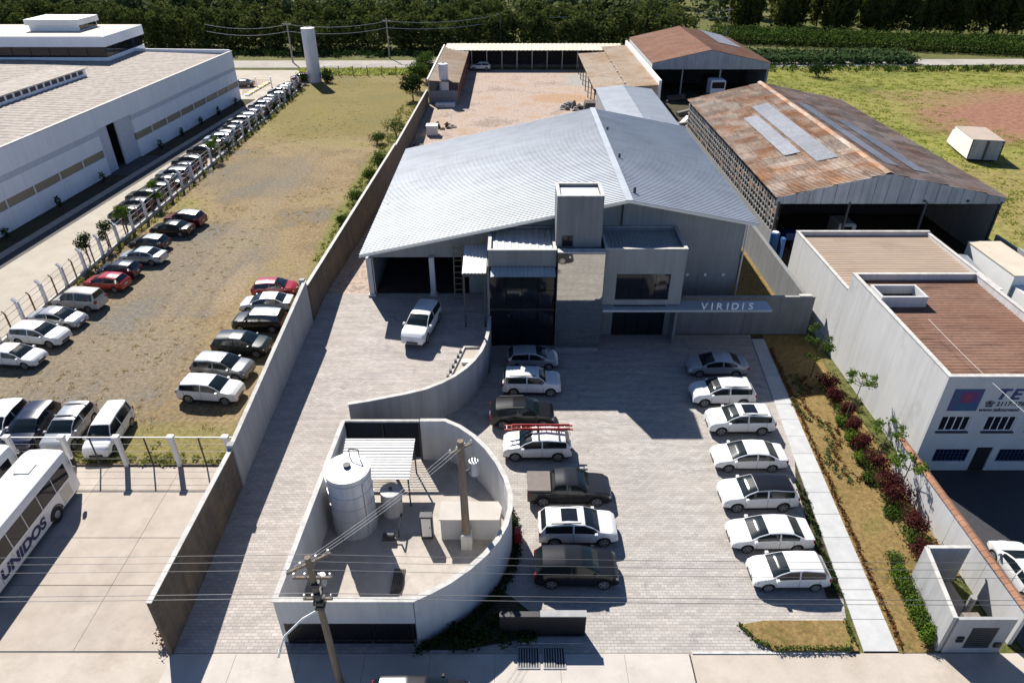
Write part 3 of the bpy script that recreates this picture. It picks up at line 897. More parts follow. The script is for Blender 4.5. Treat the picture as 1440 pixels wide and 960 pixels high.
# lean-to at the left of the office
lt = build(MB().corr((-3.75, 45.9, 6.9), (-1.92, 45.9, 6.9), (-3.75, 49.6, 7.5), (-1.92, 49.6, 7.5), 0.28, .04), "lean_to_roof", "metal_roof_white", of)
for x, y in ((-3.65, 46.2), (-2.1, 46.2)):
    build(MB().bar((x, y, 1.9), (x, y, 6.88), .12, .12), "post", "dark_grey", of)
build(MB().box(-3.72, -1.95, 46.0, 46.12, 6.55, 6.86), "beam", "dark_grey", of)
# canopy with raised lettering
ca = build(MB().box(7.05, 20.2, 46.0, 47.45, 3.5, 3.68), "canopy", "metal_roof_pale", of)
build(MB().box(8.0, 12.0, 46.6, 47.2, 3.684, 3.74), "canopy_hatch", "black_metal", ca)
sg = thing("letter_sign", "white block letters standing on the front edge of the grey canopy", "sign", (14.6, 46.12, 3.68))
font = bpy.data.curves.new("letter_curve", 'FONT')
def text_mesh(txt, size, depth, bold=0.0, space=1.0):
    c = bpy.data.curves.new("text", 'FONT')
    c.body = txt
    c.size = size
    c.extrude = depth
    c.offset = bold
    c.space_character = space
    o = bpy.data.objects.new("text", c)
    COL.objects.link(o)
    bpy.context.view_layer.update()
    me = bpy.data.meshes.new_from_object(o.evaluated_get(bpy.context.evaluated_depsgraph_get()))
    bpy.data.objects.remove(o)
    return me
for i, ch in enumerate("VIRIDIS"):
    me = text_mesh(ch, 0.82, 0.04, 0.012)
    o = link("letter", me, "white_paint", sg)
    wv = max(v.co.x for v in me.vertices) - min(v.co.x for v in me.vertices)
    mnx = min(v.co.x for v in me.vertices)
    o.location = (i * 0.6 + 0.3 - wv / 2 - mnx, 0, 0.01)
    o.rotation_euler = (R(90), 0, 0)
# front boundary wall beside it
bw = thing("boundary_wall", "dark grey rendered wall behind the canopy end, right of the office", "wall", (19, 48.5, 0))
for i in range(4):
    build(MB().box(13.72 + i * 2.7, 13.72 + (i + 1) * 2.7 - .02, 48.4, 48.6, 0, 3.5), "wall_panel", "plaster_dark", bw)
build(MB().box(13.7, 24.55, 48.36, 48.64, 3.502, 3.55), "coping", "plaster_mid", bw)
build(MB().box(23.2, 24.2, 48.34, 48.66, 3.552, 3.66), "coping", "coping", bw)
# ladder rack / scaffold by the hangar door
sc = thing("scaffold", "brown scaffold frame leaning beside the loading bay under the lean-to", "scaffold", (-4.3, 50.2, 2.4))
for x in (-4.75, -4.05):
    build(MB().bar((x, 50.0, 2.4), (x, 50.6, 7.0), .09, .09), "upright", "pole_wood", sc)
for k in range(9):
    z = 2.8 + k * .5
    build(MB().bar((-4.75, 50.0 + .6 * (z - 2.4) / 4.6, z), (-4.05, 50.0 + .6 * (z - 2.4) / 4.6, z), .06, .06), "rung", "pole_wood", sc)
# rear annex
ax = thing("rear_annex", "low annex with pale blue metal roof behind the big warehouse", "building", (18, 100, 0))
build(MB().corr((13.2, 77.8, 5.9), (13.2, 113, 5.9), (17.6, 77.8, 6.3), (17.6, 113, 6.3), .5, .04), "roof", "metal_roof_pale", ax)
build(MB().corr((22.2, 77.8, 5.7), (22.2, 113, 5.7), (17.6, 77.8, 6.3), (17.6, 113, 6.3), .5, .04), "roof", "metal_roof_pale", ax)
build(MB().box(13.4, 13.6, 77.8, 112.8, 0, 5.8).box(21.8, 22.0, 77.8, 112.8, 0, 5.6).box(13.6, 21.8, 112.6, 112.8, 0, 5.6), "wall", "plaster_mid", ax)

# ================================================================== RETAINING WALL, RAMP WALLS
rt = thing("retaining_wall", "curved grey retaining wall round the raised loading deck", "wall", (-5, 38, 0))
curve = [(-10.6, 35.12), (-9.4, 35.45), (-8.2, 35.85), (-7.0, 36.25), (-5.8, 36.75), (-4.8, 37.45), (-3.95, 38.25), (-3.25, 39.2), (-2.7, 40.2), (-2.25, 41.4), (-1.95, 42.7), (-1.78, 44.3), (-1.75, 46.3)]
build(MB().wall(curve, .2, 0, 2.92), "wall_face", "plaster_grey", rt)
build(MB().wall(curve, .26, 2.922, 2.97), "coping", "coping", rt)
dp = thing("deck_planter", "triangular pale gravel planter with low white kerb in corner of the loading deck", "planter", (-3.2, 41, 1.7))
build(MB().sheet([(-4.9, 37.75), (-3.9, 38.6), (-2.85, 40.5), (-2.1, 43.3), (-3.6, 43.3)], [DZ(q) + .02 for q in (37.75, 38.6, 40.5, 43.3, 43.3)]), "gravel_fill", "concrete_pale", dp)
build(MB().wall([(-4.95, 37.8), (-3.6, 43.35), (-2.1, 43.4)], .14, 1.3, [DZ(37.8) + .16, DZ(43.3) + .16, DZ(43.4) + .16]), "kerb", "coping", dp)
build(MB().box(-3.7, -2.3, 41.4, 41.75, 1.5, 1.95), "step", "white_paint", dp)
for i in range(9):
    t = i / 9
    build(MB().box(-5.1 + 1.3 * t, -4.95 + 1.3 * t, 38.0 + 5.2 * t, 38.25 + 5.2 * t, 1.3, DZ(38 + 5.2 * t) + .3), "edging_block", "dark_grey", dp)

lw_ = thing("long_boundary_wall", "long left boundary wall beside the ramp, brown blockwork at both ends", "wall", (-16.3, 60, 0))
def wall_run(y0, y1, za, zb, x0, x1, name, m, n):
    for i in range(n):
        a, b = y0 + (y1 - y0) * i / n, y0 + (y1 - y0) * (i + 1) / n - .02
        fa, fb = (a - y0) / (y1 - y0), (b - y0) / (y1 - y0)
        pts = [(x0 + (x1 - x0) * fa, a), (x0 + (x1 - x0) * fb, b)]
        build(MB().wall(pts, .2, -.05, [za + (zb - za) * fa, za + (zb - za) * fb]), name, m, lw_)
    pts = [(x0, y0), (x1, y1)]
    build(MB().wall(pts, .26, [za + .003, zb + .003], [za + .05, zb + .05]), "coping", "coping", lw_)
wall_run(19.5, 30.0, 3.75, 3.7, -16.25, -16.2, "wall_section", "block_brown", 4)
wall_run(30.02, 47.0, 3.85, 5.7, -16.2, -16.0, "wall_section", "plaster_grey", 7)
wall_run(47.02, 88, 5.3, 4.3, -15.95, -15.1, "wall_section", "block_brown", 10)
wall_run(88.02, 127, 4.1, 2.6, -15.1, -15.2, "wall_section", "block_brown", 8)
for y in (30.0, 47.0):
    build(MB().box(-16.4, -16.02, y - .18, y + .18, 0, 4.0 if y < 40 else 5.85), "pier", "plaster_grey", lw_)

# ================================================================== ROUND-ENDED SERVICE ENCLOSURE
en = thing("service_enclosure", "roofless service yard with pale walls, rounded at the car park side", "enclosure", (-6, 27, 0))
EZT = 3.2
front = (-10.9, 20.1)
ecurve = [(-4.55, 20.1), (-3.75, 20.55), (-2.95, 21.1), (-2.1, 21.85), (-1.35, 22.7), (-.75, 23.6), (-.33, 24.6), (-.1, 25.7), (-.1, 26.8), (-.35, 28.0), (-.85, 29.3), (-1.5, 30.5), (-2.3, 31.6), (-3.2, 32.5), (-4.15, 33.1)]
build(MB().wall([(-5.7, 33.1), (-4.15, 33.1)] + ecurve[::-1][1:], .2, -.05, EZT), "curved_wall", "plaster_pale", en)
build(MB().wall([(-10.9, 20.1), (-10.45, 33.1)], .2, -.05, EZT), "side_wall", "plaster_pale", en)
build(MB().wall([(-10.9, 20.1), (-4.55, 20.1)], .2, 1.62, EZT), "front_band", "plaster_pale", en)
path = [(-10.45, 33.1), (-10.9, 20.1)] + ecurve + [(-5.7, 33.1)]
build(MB().wall(path, .27, EZT + .002, EZT + .05), "coping", "coping", en)
build(MB().box(-10.4, -5.75, 33.02, 33.18, EZT - .1, EZT + .03), "top_rail", "coping", en)
flo = build(MB().sheet([(-10.8, 20.2), (-4.6, 20.2)] + ecurve[1:] + [(-10.5, 33)], 0.03), "floor", "yard_floor", en)
# louvred back screen (sun falls through the gaps)
for k in range(13):
    z = 0.3 + k * .225
    for xa, xb in ((-10.35, -8.1), (-8.0, -5.82)):
        b = MB().add([(xa, 33.0, z), (xb, 33.0, z), (xb, 33.16, z + .15), (xa, 33.16, z + .15), (xa, 33.02, z - .02), (xb, 33.02, z - .02), (xb, 33.18, z + .13), (xa, 33.18, z + .13)],
                     [(0, 1, 2, 3), (7, 6, 5, 4), (0, 4, 5, 1), (3, 2, 6, 7), (0, 3, 7, 4), (1, 5, 6, 2)])
        build(b, "louvre", "black_metal", en)
for x in (-10.37, -8.05, -5.78):
    build(MB().box(x - .05, x + .05, 32.95, 33.2, 0, EZT - .1), "louvre_post", "black_metal", en)
# front gates
for i in range(3):
    xa = -10.75 + i * 2.05
    fr = build(MB().box(xa, xa + 1.95, 20.02, 20.08, 0.06, .12).box(xa, xa + 1.95, 20.02, 20.08, 1.5, 1.56).box(xa, xa + .06, 20.02, 20.08, .12, 1.5).box(xa + 1.89, xa + 1.95, 20.02, 20.08, .12, 1.5), "gate", "black_metal", en)
    for k in range(16):
        build(MB().box(xa + .1 + k * .112, xa + .15 + k * .112, 20.035, 20.065, .12, 1.5), "bar", "black_metal", fr)
build(MB().box(-10.8, -4.6, 20.22, 20.26, .05, 1.75), "gate_backing", "black_metal", en)
# low plant room inside
pr = thing("plant_room", "low rendered block with flat sunlit roof inside the service yard, behind the pole", "structure", (-2.4, 27.3, 0))
build(MB().prism([(-3.95, 26.45), (-.75, 26.45), (-.6, 27.3), (-.8, 27.7), (-3.95, 27.7)], 0, 1.6), "body", "plaster_light", pr)
build(MB().prism([(-4.02, 26.38), (-.7, 26.38), (-.55, 27.3), (-.78, 27.77), (-4.02, 27.77)], 1.603, 1.68), "roof_slab", "pave_slab", pr)
cb = thing("electric_cabinet", "white electric cabinet with dark frame beside the low plant room", "cabinet", (-4.75, 26.6, 0))
build(MB().box(-5.1, -4.42, 26.5, 26.9, .03, 1.75), "frame", "dark_grey", cb)
build(MB().box(-5.02, -4.5, 26.47, 26.497, .25, 1.65), "door_panel", "white_paint", cb)
build(MB().box(-4.58, -4.54, 26.44, 26.467, .9, 1.05), "handle", "dark_grey", cb)
# corrugated shed roof on posts
sh = thing("shed_roof", "white corrugated lean-to roof on posts behind the big steel tank", "shed", (-8.2, 30.6, 0))
build(MB().corr((-10.2, 28.9, 2.3), (-10.2, 31.9, 2.75), (-5.9, 28.9, 2.3), (-5.9, 31.9, 2.75), .22, .04), "roof_sheet", "metal_roof_white", sh)
for x, y, z in ((-10.1, 29, 2.25), (-6.0, 29, 2.25), (-10.1, 31.8, 2.7), (-6.0, 31.8, 2.7)):
    build(MB().bar((x, y, .03), (x, y, z), .08, .08), "post", "dark_grey", sh)
# tanks
def tank(name, label, x, y, r, h, m, cone=0.12, bands=4, z0=0.03):
    t = thing(name, label, "tank", (x, y, 0))
    b = MB().cyl((x, y, z0), (x, y, h), r, r, 40)
    build(b, "shell", m, t, 40)
    build(MB().cyl((x, y, h + .003), (x, y, h + cone), r * 1.005, r * .12, 40), "lid", m, t, 20)
    build(MB().cyl((x, y, h + cone + .002), (x, y, h + cone + .12), r * .17, r * .17, 16), "hatch", "dark_grey", t)
    for k in range(bands):
        z = z0 + (h - z0) * (k + .6) / bands
        rb = MB()
        n = 40
        for i in range(n):
            a0, a1 = 2 * math.pi * i / n, 2 * math.pi * (i + 1) / n
            rb.bar((x + (r + .01) * math.cos(a0), y + (r + .01) * math.sin(a0), z), (x + (r + .01) * math.cos(a1), y + (r + .01) * math.sin(a1), z), .03, .05)
        build(rb, "band", m, t)
    return t
t1 = tank("water_tank", "tall silver cylindrical water tank in the walled service yard", -8.95, 27.6, 1.22, 4.35, "tank_steel", .16, 5)
build(MB().tube([(-8.0, 26.75, .2), (-8.0, 26.75, 3.9), (-8.3, 27.0, 4.3)], .04), "pipe", "flashing", t1)
build(MB().tube([(-8.95, 28.4, 4.42), (-8.95, 28.4, 5.0), (-8.4, 28.3, 5.05), (-8.4, 28.3, 4.5)], .035), "vent_pipe", "dark_grey", t1)
tank("small_tank", "small pale cylindrical tank tucked beside the tall silver tank", -7.0, 28.6, .6, 1.75, "plaster_pale", .03, 1)
for k, (x, y, l, label) in enumerate(((-6.3, 23.6, 1.6, "rusty floor grating on the service yard floor near its middle"),)):
    t = thing("floor_grating", label, "grating", (x, y, 0))
    for q in range(7):
        build(MB().box(x + q * .09, x + q * .09 + .05, y - l / 2, y + l / 2, .04, .1), "bar", "debris", t)
pu = thing("water_pump", "small pump with pipes on the floor right of the silver tank", "pump", (-6.9, 26.6, 0))
build(MB().cyl((-7.2, 26.4, .35), (-6.6, 26.4, .35), .2, .2, 14), "motor", "dark_grey", pu, 40)
build(MB().tube([(-6.6, 26.4, .35), (-6.3, 26.4, .35), (-6.3, 26.4, .9), (-6.3, 27.6, .9)], .05), "pipe", "black_metal", pu)
build(MB().box(-7.3, -6.5, 26.2, 26.6, .03, .15), "base", "plaster_mid", pu)
hyd = thing("fire_hydrant_box", "red hydrant box on the outside of the curved enclosure wall", "hydrant box", (.35, 26.1, 0))
build(MB().bbox(.14, .5, 25.9, 26.35, .35, 1.15, .04), "box", "red_paint", hyd)
build(MB().box(.2, .44, 25.86, 25.897, .45, 1.05), "door", "red_paint", hyd)
build(MB().box(.25, .4, 26.0, 26.2, 0, .35), "stand", "dark_grey", hyd)

# low dark entrance wall, drain grates
ew = thing("entrance_wall", "low black wall with pale capping at the car park entrance", "wall", (1.5, 20.6, 0))
build(MB().box(-.6, 3.55, 20.45, 20.75, 0, 1.5), "wall_body", "black_metal", ew)
build(MB().box(1.35, 3.58, 20.42, 20.78, 1.502, 1.55), "capping", "plaster_grey", ew)
build(MB().box(.3, 3.4, 20.0, 20.3, 0.02, .12), "base_step", "plaster_grey", ew)
for i, lab in enumerate(("left drain grate in the pavement below the low black wall", "right drain grate in the pavement below the low black wall")):
    x0 = .28 + i * 1.22
    dg = thing("drain_grate", lab, "drain grate", (x0 + .5, 19.2, 0), group="drain grates in the pavement")
    build(MB().wall([(x0, 18.75), (x0 + 1.0, 18.75), (x0 + 1.0, 19.85), (x0, 19.85)], .06, .0, .05, closed=True), "frame", "plaster_grey", dg)
    build(MB().box(x0 + .03, x0 + .97, 18.78, 19.82, .0, .018), "pit", "black_metal", dg)
    for k in range(7):
        build(MB().box(x0 + .09 + k * .125, x0 + .14 + k * .125, 18.79, 19.81, .02, .045), "bar", "plaster_grey", dg)

# ================================================================== POLES AND WIRES
def pole(name, label, x, y, h, r0, r1, m, arms, base=True, lean=(0, 0)):
    t = thing(name, label, "utility pole", (x, y, 0))
    tp = (x + lean[0], y + lean[1], h)
    build(MB().cyl((x, y, 0), tp, r0, r1, 12), "shaft", m, t, 40)
    if base:
        build(MB().bbox(x - .3, x + .3, y - .3, y + .3, 0.03, 1.1, .06), "base", "plaster_pale", t)
    for z, half, dx, dy in arms:
        f = z / h
        cx, cy = x + lean[0] * f, y + lean[1] * f
        a = build(MB().bar((cx - dx * half, cy - dy * half, z), (cx + dx * half, cy + dy * half, z), .09, .11), "crossarm", "pole_wood", t)
        for q in (-.9, -.35, .35, .9):
            px_, py_ = cx + dx * half * q, cy + dy * half * q
            build(MB().cyl((px_, py_, z + .06), (px_, py_, z + .26), .06, .035, 8), "insulator", "insulator", a)
    return t
p1 = pole("timber_pole", "weathered timber pole with a transformer inside the service yard", -2.5, 26.0, 7.4, .24, .17, "pole_wood", [(6.9, .7, .8, .6)], lean=(-.1, .3))
build(MB().cyl((-2.0, 26.6, 4.9), (-2.0, 26.6, 5.8), .26, .26, 14), "transformer", "galvanised", p1, 40)
for q in range(3):
    build(MB().cyl((-2.15 + q * .15, 26.6, 5.8), (-2.15 + q * .15, 26.6, 6.1), .04, .025, 8), "bushing", "dark_grey", p1)
build(MB().bar((-2.45, 26.3, 5.3), (-2.0, 26.6, 5.3), .06, .1), "bracket", "dark_grey", p1)
p2 = pole("street_pole", "grimy concrete street pole with crossarms in front of the dark gates", -7.85, 18.0, 8.6, .17, .12, "pole_wood", [(8.25, 1.0, .75, .5), (7.4, .8, 1, 0), (6.1, .6, 1, 0)], base=False, lean=(-.15, .0))
build(MB().tube([(-7.95, 17.95, 5.5), (-8.6, 17.6, 5.35), (-9.35, 17.2, 4.75), (-9.6, 17.0, 4.1)], .045), "lamp_arm", "white_paint", p2)
build(MB().bar((-9.6, 17.0, 4.1), (-9.72, 16.95, 3.75), .14, .1), "lamp_head", "white_paint", p2)
for z in (5.6, 5.9, 6.4, 7.0):
    build(MB().box(-8.12 + random.uniform(-.1, .1), -7.72, 17.78, 18.22, z, z + .18), "fitting", "dark_grey", p2)
build(MB().cyl((-7.7, 18.25, 6.7), (-7.7, 18.25, 7.25), .15, .15, 12), "fuse_box", "galvanised", p2)
def cable(p, q, sag, r, m, label, cat="wire", group=None, n=14, name="overhead_wire"):
    pts = []
    for i in range(n + 1):
        t = i / n
        pts.append((p[0] + (q[0] - p[0]) * t, p[1] + (q[1] - p[1]) * t, p[2] + (q[2] - p[2]) * t - 4 * sag * t * (1 - t)))
    return tag(build(MB().tube(pts, r, 5), name, m), label, cat, group)
for i, (z, y) in enumerate(((8.3, 17.65), (8.3, 18.05), (8.3, 18.4))):
    wd = ("nearest the street", "middle", "nearest the yard")[i]
    cable((-60, y, z + .2), (-7.9, y, z), .35, .009, "wire", "high bare wire left of the street pole, %s" % wd, group="high wires on the street pole")
    cable((-7.9, y, z), (48, y, z), .5, .009, "wire", "high bare wire right of the street pole, %s" % wd, group="high wires on the street pole")
for i, z in enumerate((6.15, 6.45)):
    wd = ("lower", "upper")[i]
    cable((-60, 17.9, z), (-7.9, 18.0, z), .3, .012, "wire", "%s thick service cable left of the street pole" % wd, group="service cables on the street pole")
    cable((-7.9, 18.0, z), (48, 17.9, z), .4, .012, "wire", "%s thick service cable right of the street pole" % wd, group="service cables on the street pole")
for i, o_ in enumerate((-.6, 0, .6)):
    wd = ("left", "middle", "right")[i]
    cable((-2.6 + o_ * .8, 26.3 + o_ * .6, 7.1), (-8.0 + o_ * .8, 18.0 + o_ * .5, 8.4), .25, .009, "wire_pale", "pale drop wire between the two poles, %s one" % wd, group="drop wires between the poles", n=8)
cable((26.9, 38, 7.6), (29.2, 17.5, 7.0), .5, .011, "wire_pale", "pale cable running down over the brown roof to the street", n=10)

# ================================================================== RIGHT-HAND NEIGHBOURS
# --- brown-roofed office with wall sign
nb = thing("neighbour_building", "pale two storey building with brown ribbed roof and blue wall lettering", "building", (29.5, 39, 0))
NX0, NX1, NY0, NY1, NZ = 25.2, 34.4, 32.1, 45.3, 7.2
def rect_wall_openings(mb, x0, x1, y0, y1, z0, z1, holes):
    """front wall in the XZ plane with rectangular holes (hx0, hx1, hz0, hz1) that do not overlap in x, or share x ranges"""
    cols = sorted(set([x0, x1] + [h[0] for h in holes] + [h[1] for h in holes]))
    for a, b in zip(cols[:-1], cols[1:]):
        hs = sorted([(h[2], h[3]) for h in holes if h[0] < b - 1e-6 and h[1] > a + 1e-6])
        z = z0
        for (p, q) in hs:
            if p > z:
                mb.box(a, b, y0, y1, z, p)
            z = q
        if z < z1:
            mb.box(a, b, y0, y1, z, z1)
wins = [(25.8, 27.55, 3.2, 4.3), (28.55, 30.3, 3.2, 4.3), (31.2, 32.95, 3.2, 4.3), (26.25, 28.35, .75, 1.75), (30.2, 32.3, .75, 1.75), (28.75, 29.75, 0.0, 1.9)]
fwm = MB()
rect_wall_openings(fwm, NX0, NX1, NY0, NY0 + .2, 0, NZ, wins)
build(fwm, "front_wall", "plaster_light", nb)
build(MB().box(NX0, NX0 + .2, NY0 + .2, NY1, 0, NZ), "side_wall", "plaster_pale", nb)
build(MB().box(NX1 - .2, NX1, NY0 + .2, NY1, 0, NZ), "side_wall", "plaster_pale", nb)
build(MB().box(NX0 + .2, NX1 - .2, NY1 - .2, NY1, 0, NZ), "rear_wall", "plaster_pale", nb)
build(MB().wall([(NX0 + .1, NY0 + .1), (NX1 - .1, NY0 + .1), (NX1 - .1, NY1 - .1), (NX0 + .1, NY1 - .1)], .27, NZ + .002, NZ + .06, closed=True), "coping", "coping", nb)
build(MB().corr((NX0 + .22, NY0 + .22, 6.55), (NX0 + .22, NY1 - .22, 6.75), (NX1 - .22, NY0 + .22, 6.55), (NX1 - .22, NY1 - .22, 6.75), .33, .022), "roof", "brown_roof", nb)
build(MB().box(NX0 + .3, NX1 - .3, NY0 + 1.2, NY0 + 1.3, 0, 6.3), "inner_wall", "interior_dark", nb)
lb = MB().wall([(25.45, 41.2), (28.5, 41.2), (28.5, 42.9), (25.45, 42.9)], .15, 6.6, 7.5, closed=True)
bxo = build(lb, "roof_box", "plaster_pale", nb)
build(MB().box(25.55, 28.4, 41.3, 42.8, 6.82, 6.86), "box_floor", "dark_grey", bxo)
for hx0, hx1, hz0, hz1 in wins[:3]:
    w_ = build(MB().box(hx0, hx1, NY0 + .06, NY0 + .1, hz0, hz0 + .05).box(hx0, hx1, NY0 + .06, NY0 + .1, hz1 - .05, hz1).box(hx0, hx0 + .05, NY0 + .06, NY0 + .1, hz0 + .05, hz1 - .05).box(hx1 - .05, hx1, NY0 + .06, NY0 + .1, hz0 + .05, hz1 - .05), "window", "white_paint", nb)
    for k in range(4):
        pw = (hx1 - hx0 - .1) / 4
        build(MB().box(hx0 + .05 + k * pw + .02, hx0 + .05 + (k + 1) * pw - .02, NY0 + .07, NY0 + .09, hz0 + .06, hz1 - .06), "pane", "glass_dark", w_)
    for k in range(1, 4):
        build(MB().box(hx0 + k * (hx1 - hx0) / 4 - .025, hx0 + k * (hx1 - hx0) / 4 + .025, NY0 + .055, NY0 + .095, hz0 + .05, hz1 - .05), "mullion", "white_paint", w_)
    build(MB().box(hx0 - .1, hx1 + .1, NY0 - .12, NY0 + .05, hz0 - .1, hz0 - .003), "sill", "dark_grey", w_)
for hx0, hx1, hz0, hz1 in wins[3:5]:
    w_ = build(MB().box(hx0, hx1, NY0 + .1, NY0 + .13, hz0, hz1), "window", "glass_dark", nb)
    for k in range(9):
        x = hx0 + .04 + k * (hx1 - hx0 - .08) / 8
        build(MB().box(x - .018, x + .018, NY0 + .02, NY0 + .05, hz0, hz1), "bar", "blue_letter", w_)
    for k in range(4):
        z = hz0 + .05 + k * (hz1 - hz0 - .1) / 3
        build(MB().box(hx0, hx1, NY0 + .052, NY0 + .07, z - .018, z + .018), "bar", "blue_letter", w_)
build(MB().box(28.77, 29.73, NY0 + .08, NY0 + .13, 0, 1.88), "door", "black_metal", nb)
def wall_text(txt, x, y, z, size, m, name="lettering", italic=0.0, bold=0.0, parent=None, rot=0.0, depth=.01, sx=1.0):
    me = text_mesh(txt, size, depth, bold)
    for v in me.vertices:
        v.co.x = v.co.x * sx + italic * v.co.y
    o = link(name, me, m, parent)
    off = Vector((0, 0, 0)) if parent is None else parent.location
    o.location = Vector((x, y, z)) - off
    o.rotation_euler = (R(90), 0, rot)
    return o
for i, ch in enumerate("TEK"):
    wall_text(ch, 28.35 + i * .86, NY0 - .012, 5.62, 1.05, "blue_letter", "letter", .18, .03, nb, sx=1.15)
wall_text("\u260E 2117-1768", 27.95, NY0 - .012, 5.12, .44, "black_letter", "lettering", .0, .006, nb)
wall_text("www.teknovend", 27.75, NY0 - .012, 4.72, .36, "black_letter", "lettering", 0, .006, nb)
lg = build(MB().box(25.85, 27.6, NY0 - .02, NY0 - .002, 4.75, 6.35), "logo_panel", "logo_blue", nb)
build(MB().prism([(26.3, NY0 - .03), (27.45, NY0 - .03), (27.45, NY0 - .021), (26.3, NY0 - .021)], 5.35, 6.2), "logo_field", "logo_purple", lg)
build(MB().box(26.55, 27.0, NY0 - .04, NY0 - .031, 5.4, 6.05), "logo_mark", "logo_red", lg)
for k in range(5):
    build(MB().box(25.87, 26.2 - k * .03, NY0 - .03, NY0 - .021, 4.82 + k * .3, 4.96 + k * .3), "logo_stripe", "logo_purple", lg)
# --- tan-roofed building behind it
tb = thing("tan_roof_building", "pale building with tan ribbed roof between the brown roof and the rusty warehouse", "building", (29.7, 50, 0))
build(MB().box(25.203, 25.38, 45.32, 56.3, 0, 5.85), "side_wall", "plaster_pale", tb)
build(MB().box(25.38, 36.9, 56.1, 56.3, 0, 5.85), "rear_wall", "plaster_pale", tb)
build(MB().box(36.7, 36.9, 45.5, 56.1, 0, 5.75), "side_wall", "plaster_pale", tb)
build(MB().corr((25.4, 45.35, 5.3), (25.4, 56.08, 5.5), (36.68, 45.35, 5.3), (36.68, 56.08, 5.5), .42, .03), "roof", "tan_roof", tb)
build(MB().box(25.16, 25.42, 45.36, 56.34, 5.852, 5.9).box(25.42, 36.94, 56.06, 56.34, 5.852, 5.9).box(36.66, 36.94, 45.4, 56.06, 5.752, 5.8), "coping", "coping", tb)
build(MB().box(24.5, 24.6, 24.2, 32, 0, .02), "footing", "plaster_pale", tb)
# dark base wall on the warehouse side
sb = thing("base_wall", "low dark stained wall at the foot of the tan building, beside the warehouse", "wall", (24.3, 60, 0))
for k in range(6):
    build(MB().box(24.15, 24.5, 48.7 + k * 3.6, 48.7 + (k + 1) * 3.6 - .02, 0, 3.0), "wall_section", "plaster_dark", sb)
bt = thing("blue_water_drum", "bright blue drum and tarpaulin behind the wall, beside the rusty warehouse corner", "drum", (25.9, 58.3, 0))
build(MB().cyl((25.0, 60.2, 0), (25.0, 60.2, 4.0), .42, .42, 16), "drum", "blue_paint", bt, 40)
build(MB().bar((25.45, 59.2, 0), (25.45, 59.2, 3.9), .3, .5), "tarpaulin", "blue_paint", bt)
build(MB().cyl((25.0, 60.2, 4.002), (25.0, 60.2, 4.1), .3, .3, 12), "cap", "white_paint", bt)

# --- garden side wall with terracotta cap
gw = thing("garden_wall", "pale garden wall with terracotta cap below the lettered building", "wall", (24, 27, 0))
for k in range(4):
    y0 = 20.0 + k * 3.02
    build(MB().box(23.9, 24.1, y0, y0 + 3.0, 0, 2.4), "wall_section", "plaster_pale", gw)
yy = 20.0
while yy < 32.0:
    build(MB().add([(23.8, yy, 2.402), (24.25, yy, 2.402), (24.25, yy + .38, 2.402), (23.8, yy + .38, 2.402), (24.02, yy, 2.53), (24.02, yy + .38, 2.53)],
                   [(0, 3, 2, 1), (0, 4, 5, 3), (1, 2, 5, 4), (0, 1, 4), (3, 5, 2)]), "tile", "terracotta", gw)
    yy += .4
def heap(name, label, x, y, r, n, mats):
    t = thing(name, label, "heap", (x, y, 0))
    for k in range(n):
        a, d = random.uniform(0, 6.28), r * math.sqrt(random.random())
        px_, py_ = x + d * math.cos(a), y + d * math.sin(a)
        s = random.uniform(.25, .6) * r * .6
        h = max(.15, (1 - d / r) * r * .7)
        build(MB().add([(px_ - s, py_ - s * .7, 0), (px_ + s, py_ - s, 0), (px_ + s * .8, py_ + s, 0), (px_ - s, py_ + s * .8, 0),
                        (px_ - s * .5, py_ - s * .4, h), (px_ + s * .6, py_ - s * .5, h * .8), (px_ + s * .3, py_ + s * .5, h * 1.1), (px_ - s * .5, py_ + s * .4, h * .9)],
                       [(0, 3, 2, 1), (4, 5, 6, 7), (0, 1, 5, 4), (1, 2, 6, 5), (2, 3, 7, 6), (3, 0, 4, 7)]), "lump", random.choice(mats), t)
# --- gas / meter house
mh = thing("meter_house", "small roofless grey shelter with dark louvred front by the street", "shelter", (21.9, 21.7, 0))
mpts = [(20.35, 19.65), (23.15, 19.65), (23.3, 23.75), (21.1, 23.75)]
build(MB().wall([mpts[0], mpts[3]], .16, 0, 2.55), "side_wall", "plaster_grey", mh)
build(MB().wall([(21.22, 23.72), (23.3, 23.72)], .16, 0, 2.55), "rear_wall", "plaster_grey", mh)
fm = MB()
rect_wall_openings(fm, 20.5, 23.2, 19.58, 19.74, 0, 2.5, [(21.35, 22.6, .35, 1.9)])
build(fm, "front_wall", "plaster_grey", mh)
build(MB().wall([(20.33, 19.62), mpts[3]], .2, 2.552, 2.6), "coping", "coping", mh)
build(MB().box(21.15, 23.35, 23.63, 23.83, 2.553, 2.6), "coping", "coping", mh)
lf = build(MB().box(21.35, 22.6, 19.68, 19.72, .35, 1.9), "louvre_panel", "black_metal", mh)
for k in range(10):
    build(MB().box(21.37, 22.58, 19.6, 19.66, .4 + k * .15, .5 + k * .15), "slat", "dark_grey", lf)
build(MB().box(20.85, 21.15, 19.5, 19.577, .9, 1.25), "meter_box", "black_metal", mh)
build(MB().box(22.75, 23.05, 19.5, 19.577, .5, .8), "meter_box", "black_metal", mh)
build(MB().box(20.6, 23.1, 19.8, 23.6, .02, .06), "floor", "concrete_slab", mh)
build(MB().box(22.1, 22.9, 20.4, 21.2, .06, .8), "cylinder_crate", "rubble", mh)
build(MB().cyl((22.8, 21.7, .06), (22.8, 21.7, 1.3), .16, .16, 12), "gas_bottle", "plaster_mid", mh)
build(MB().cyl((22.4, 20.0, .06), (22.4, 20.0, 1.2), .1, .1, 10), "pipe", "terracotta", mh)

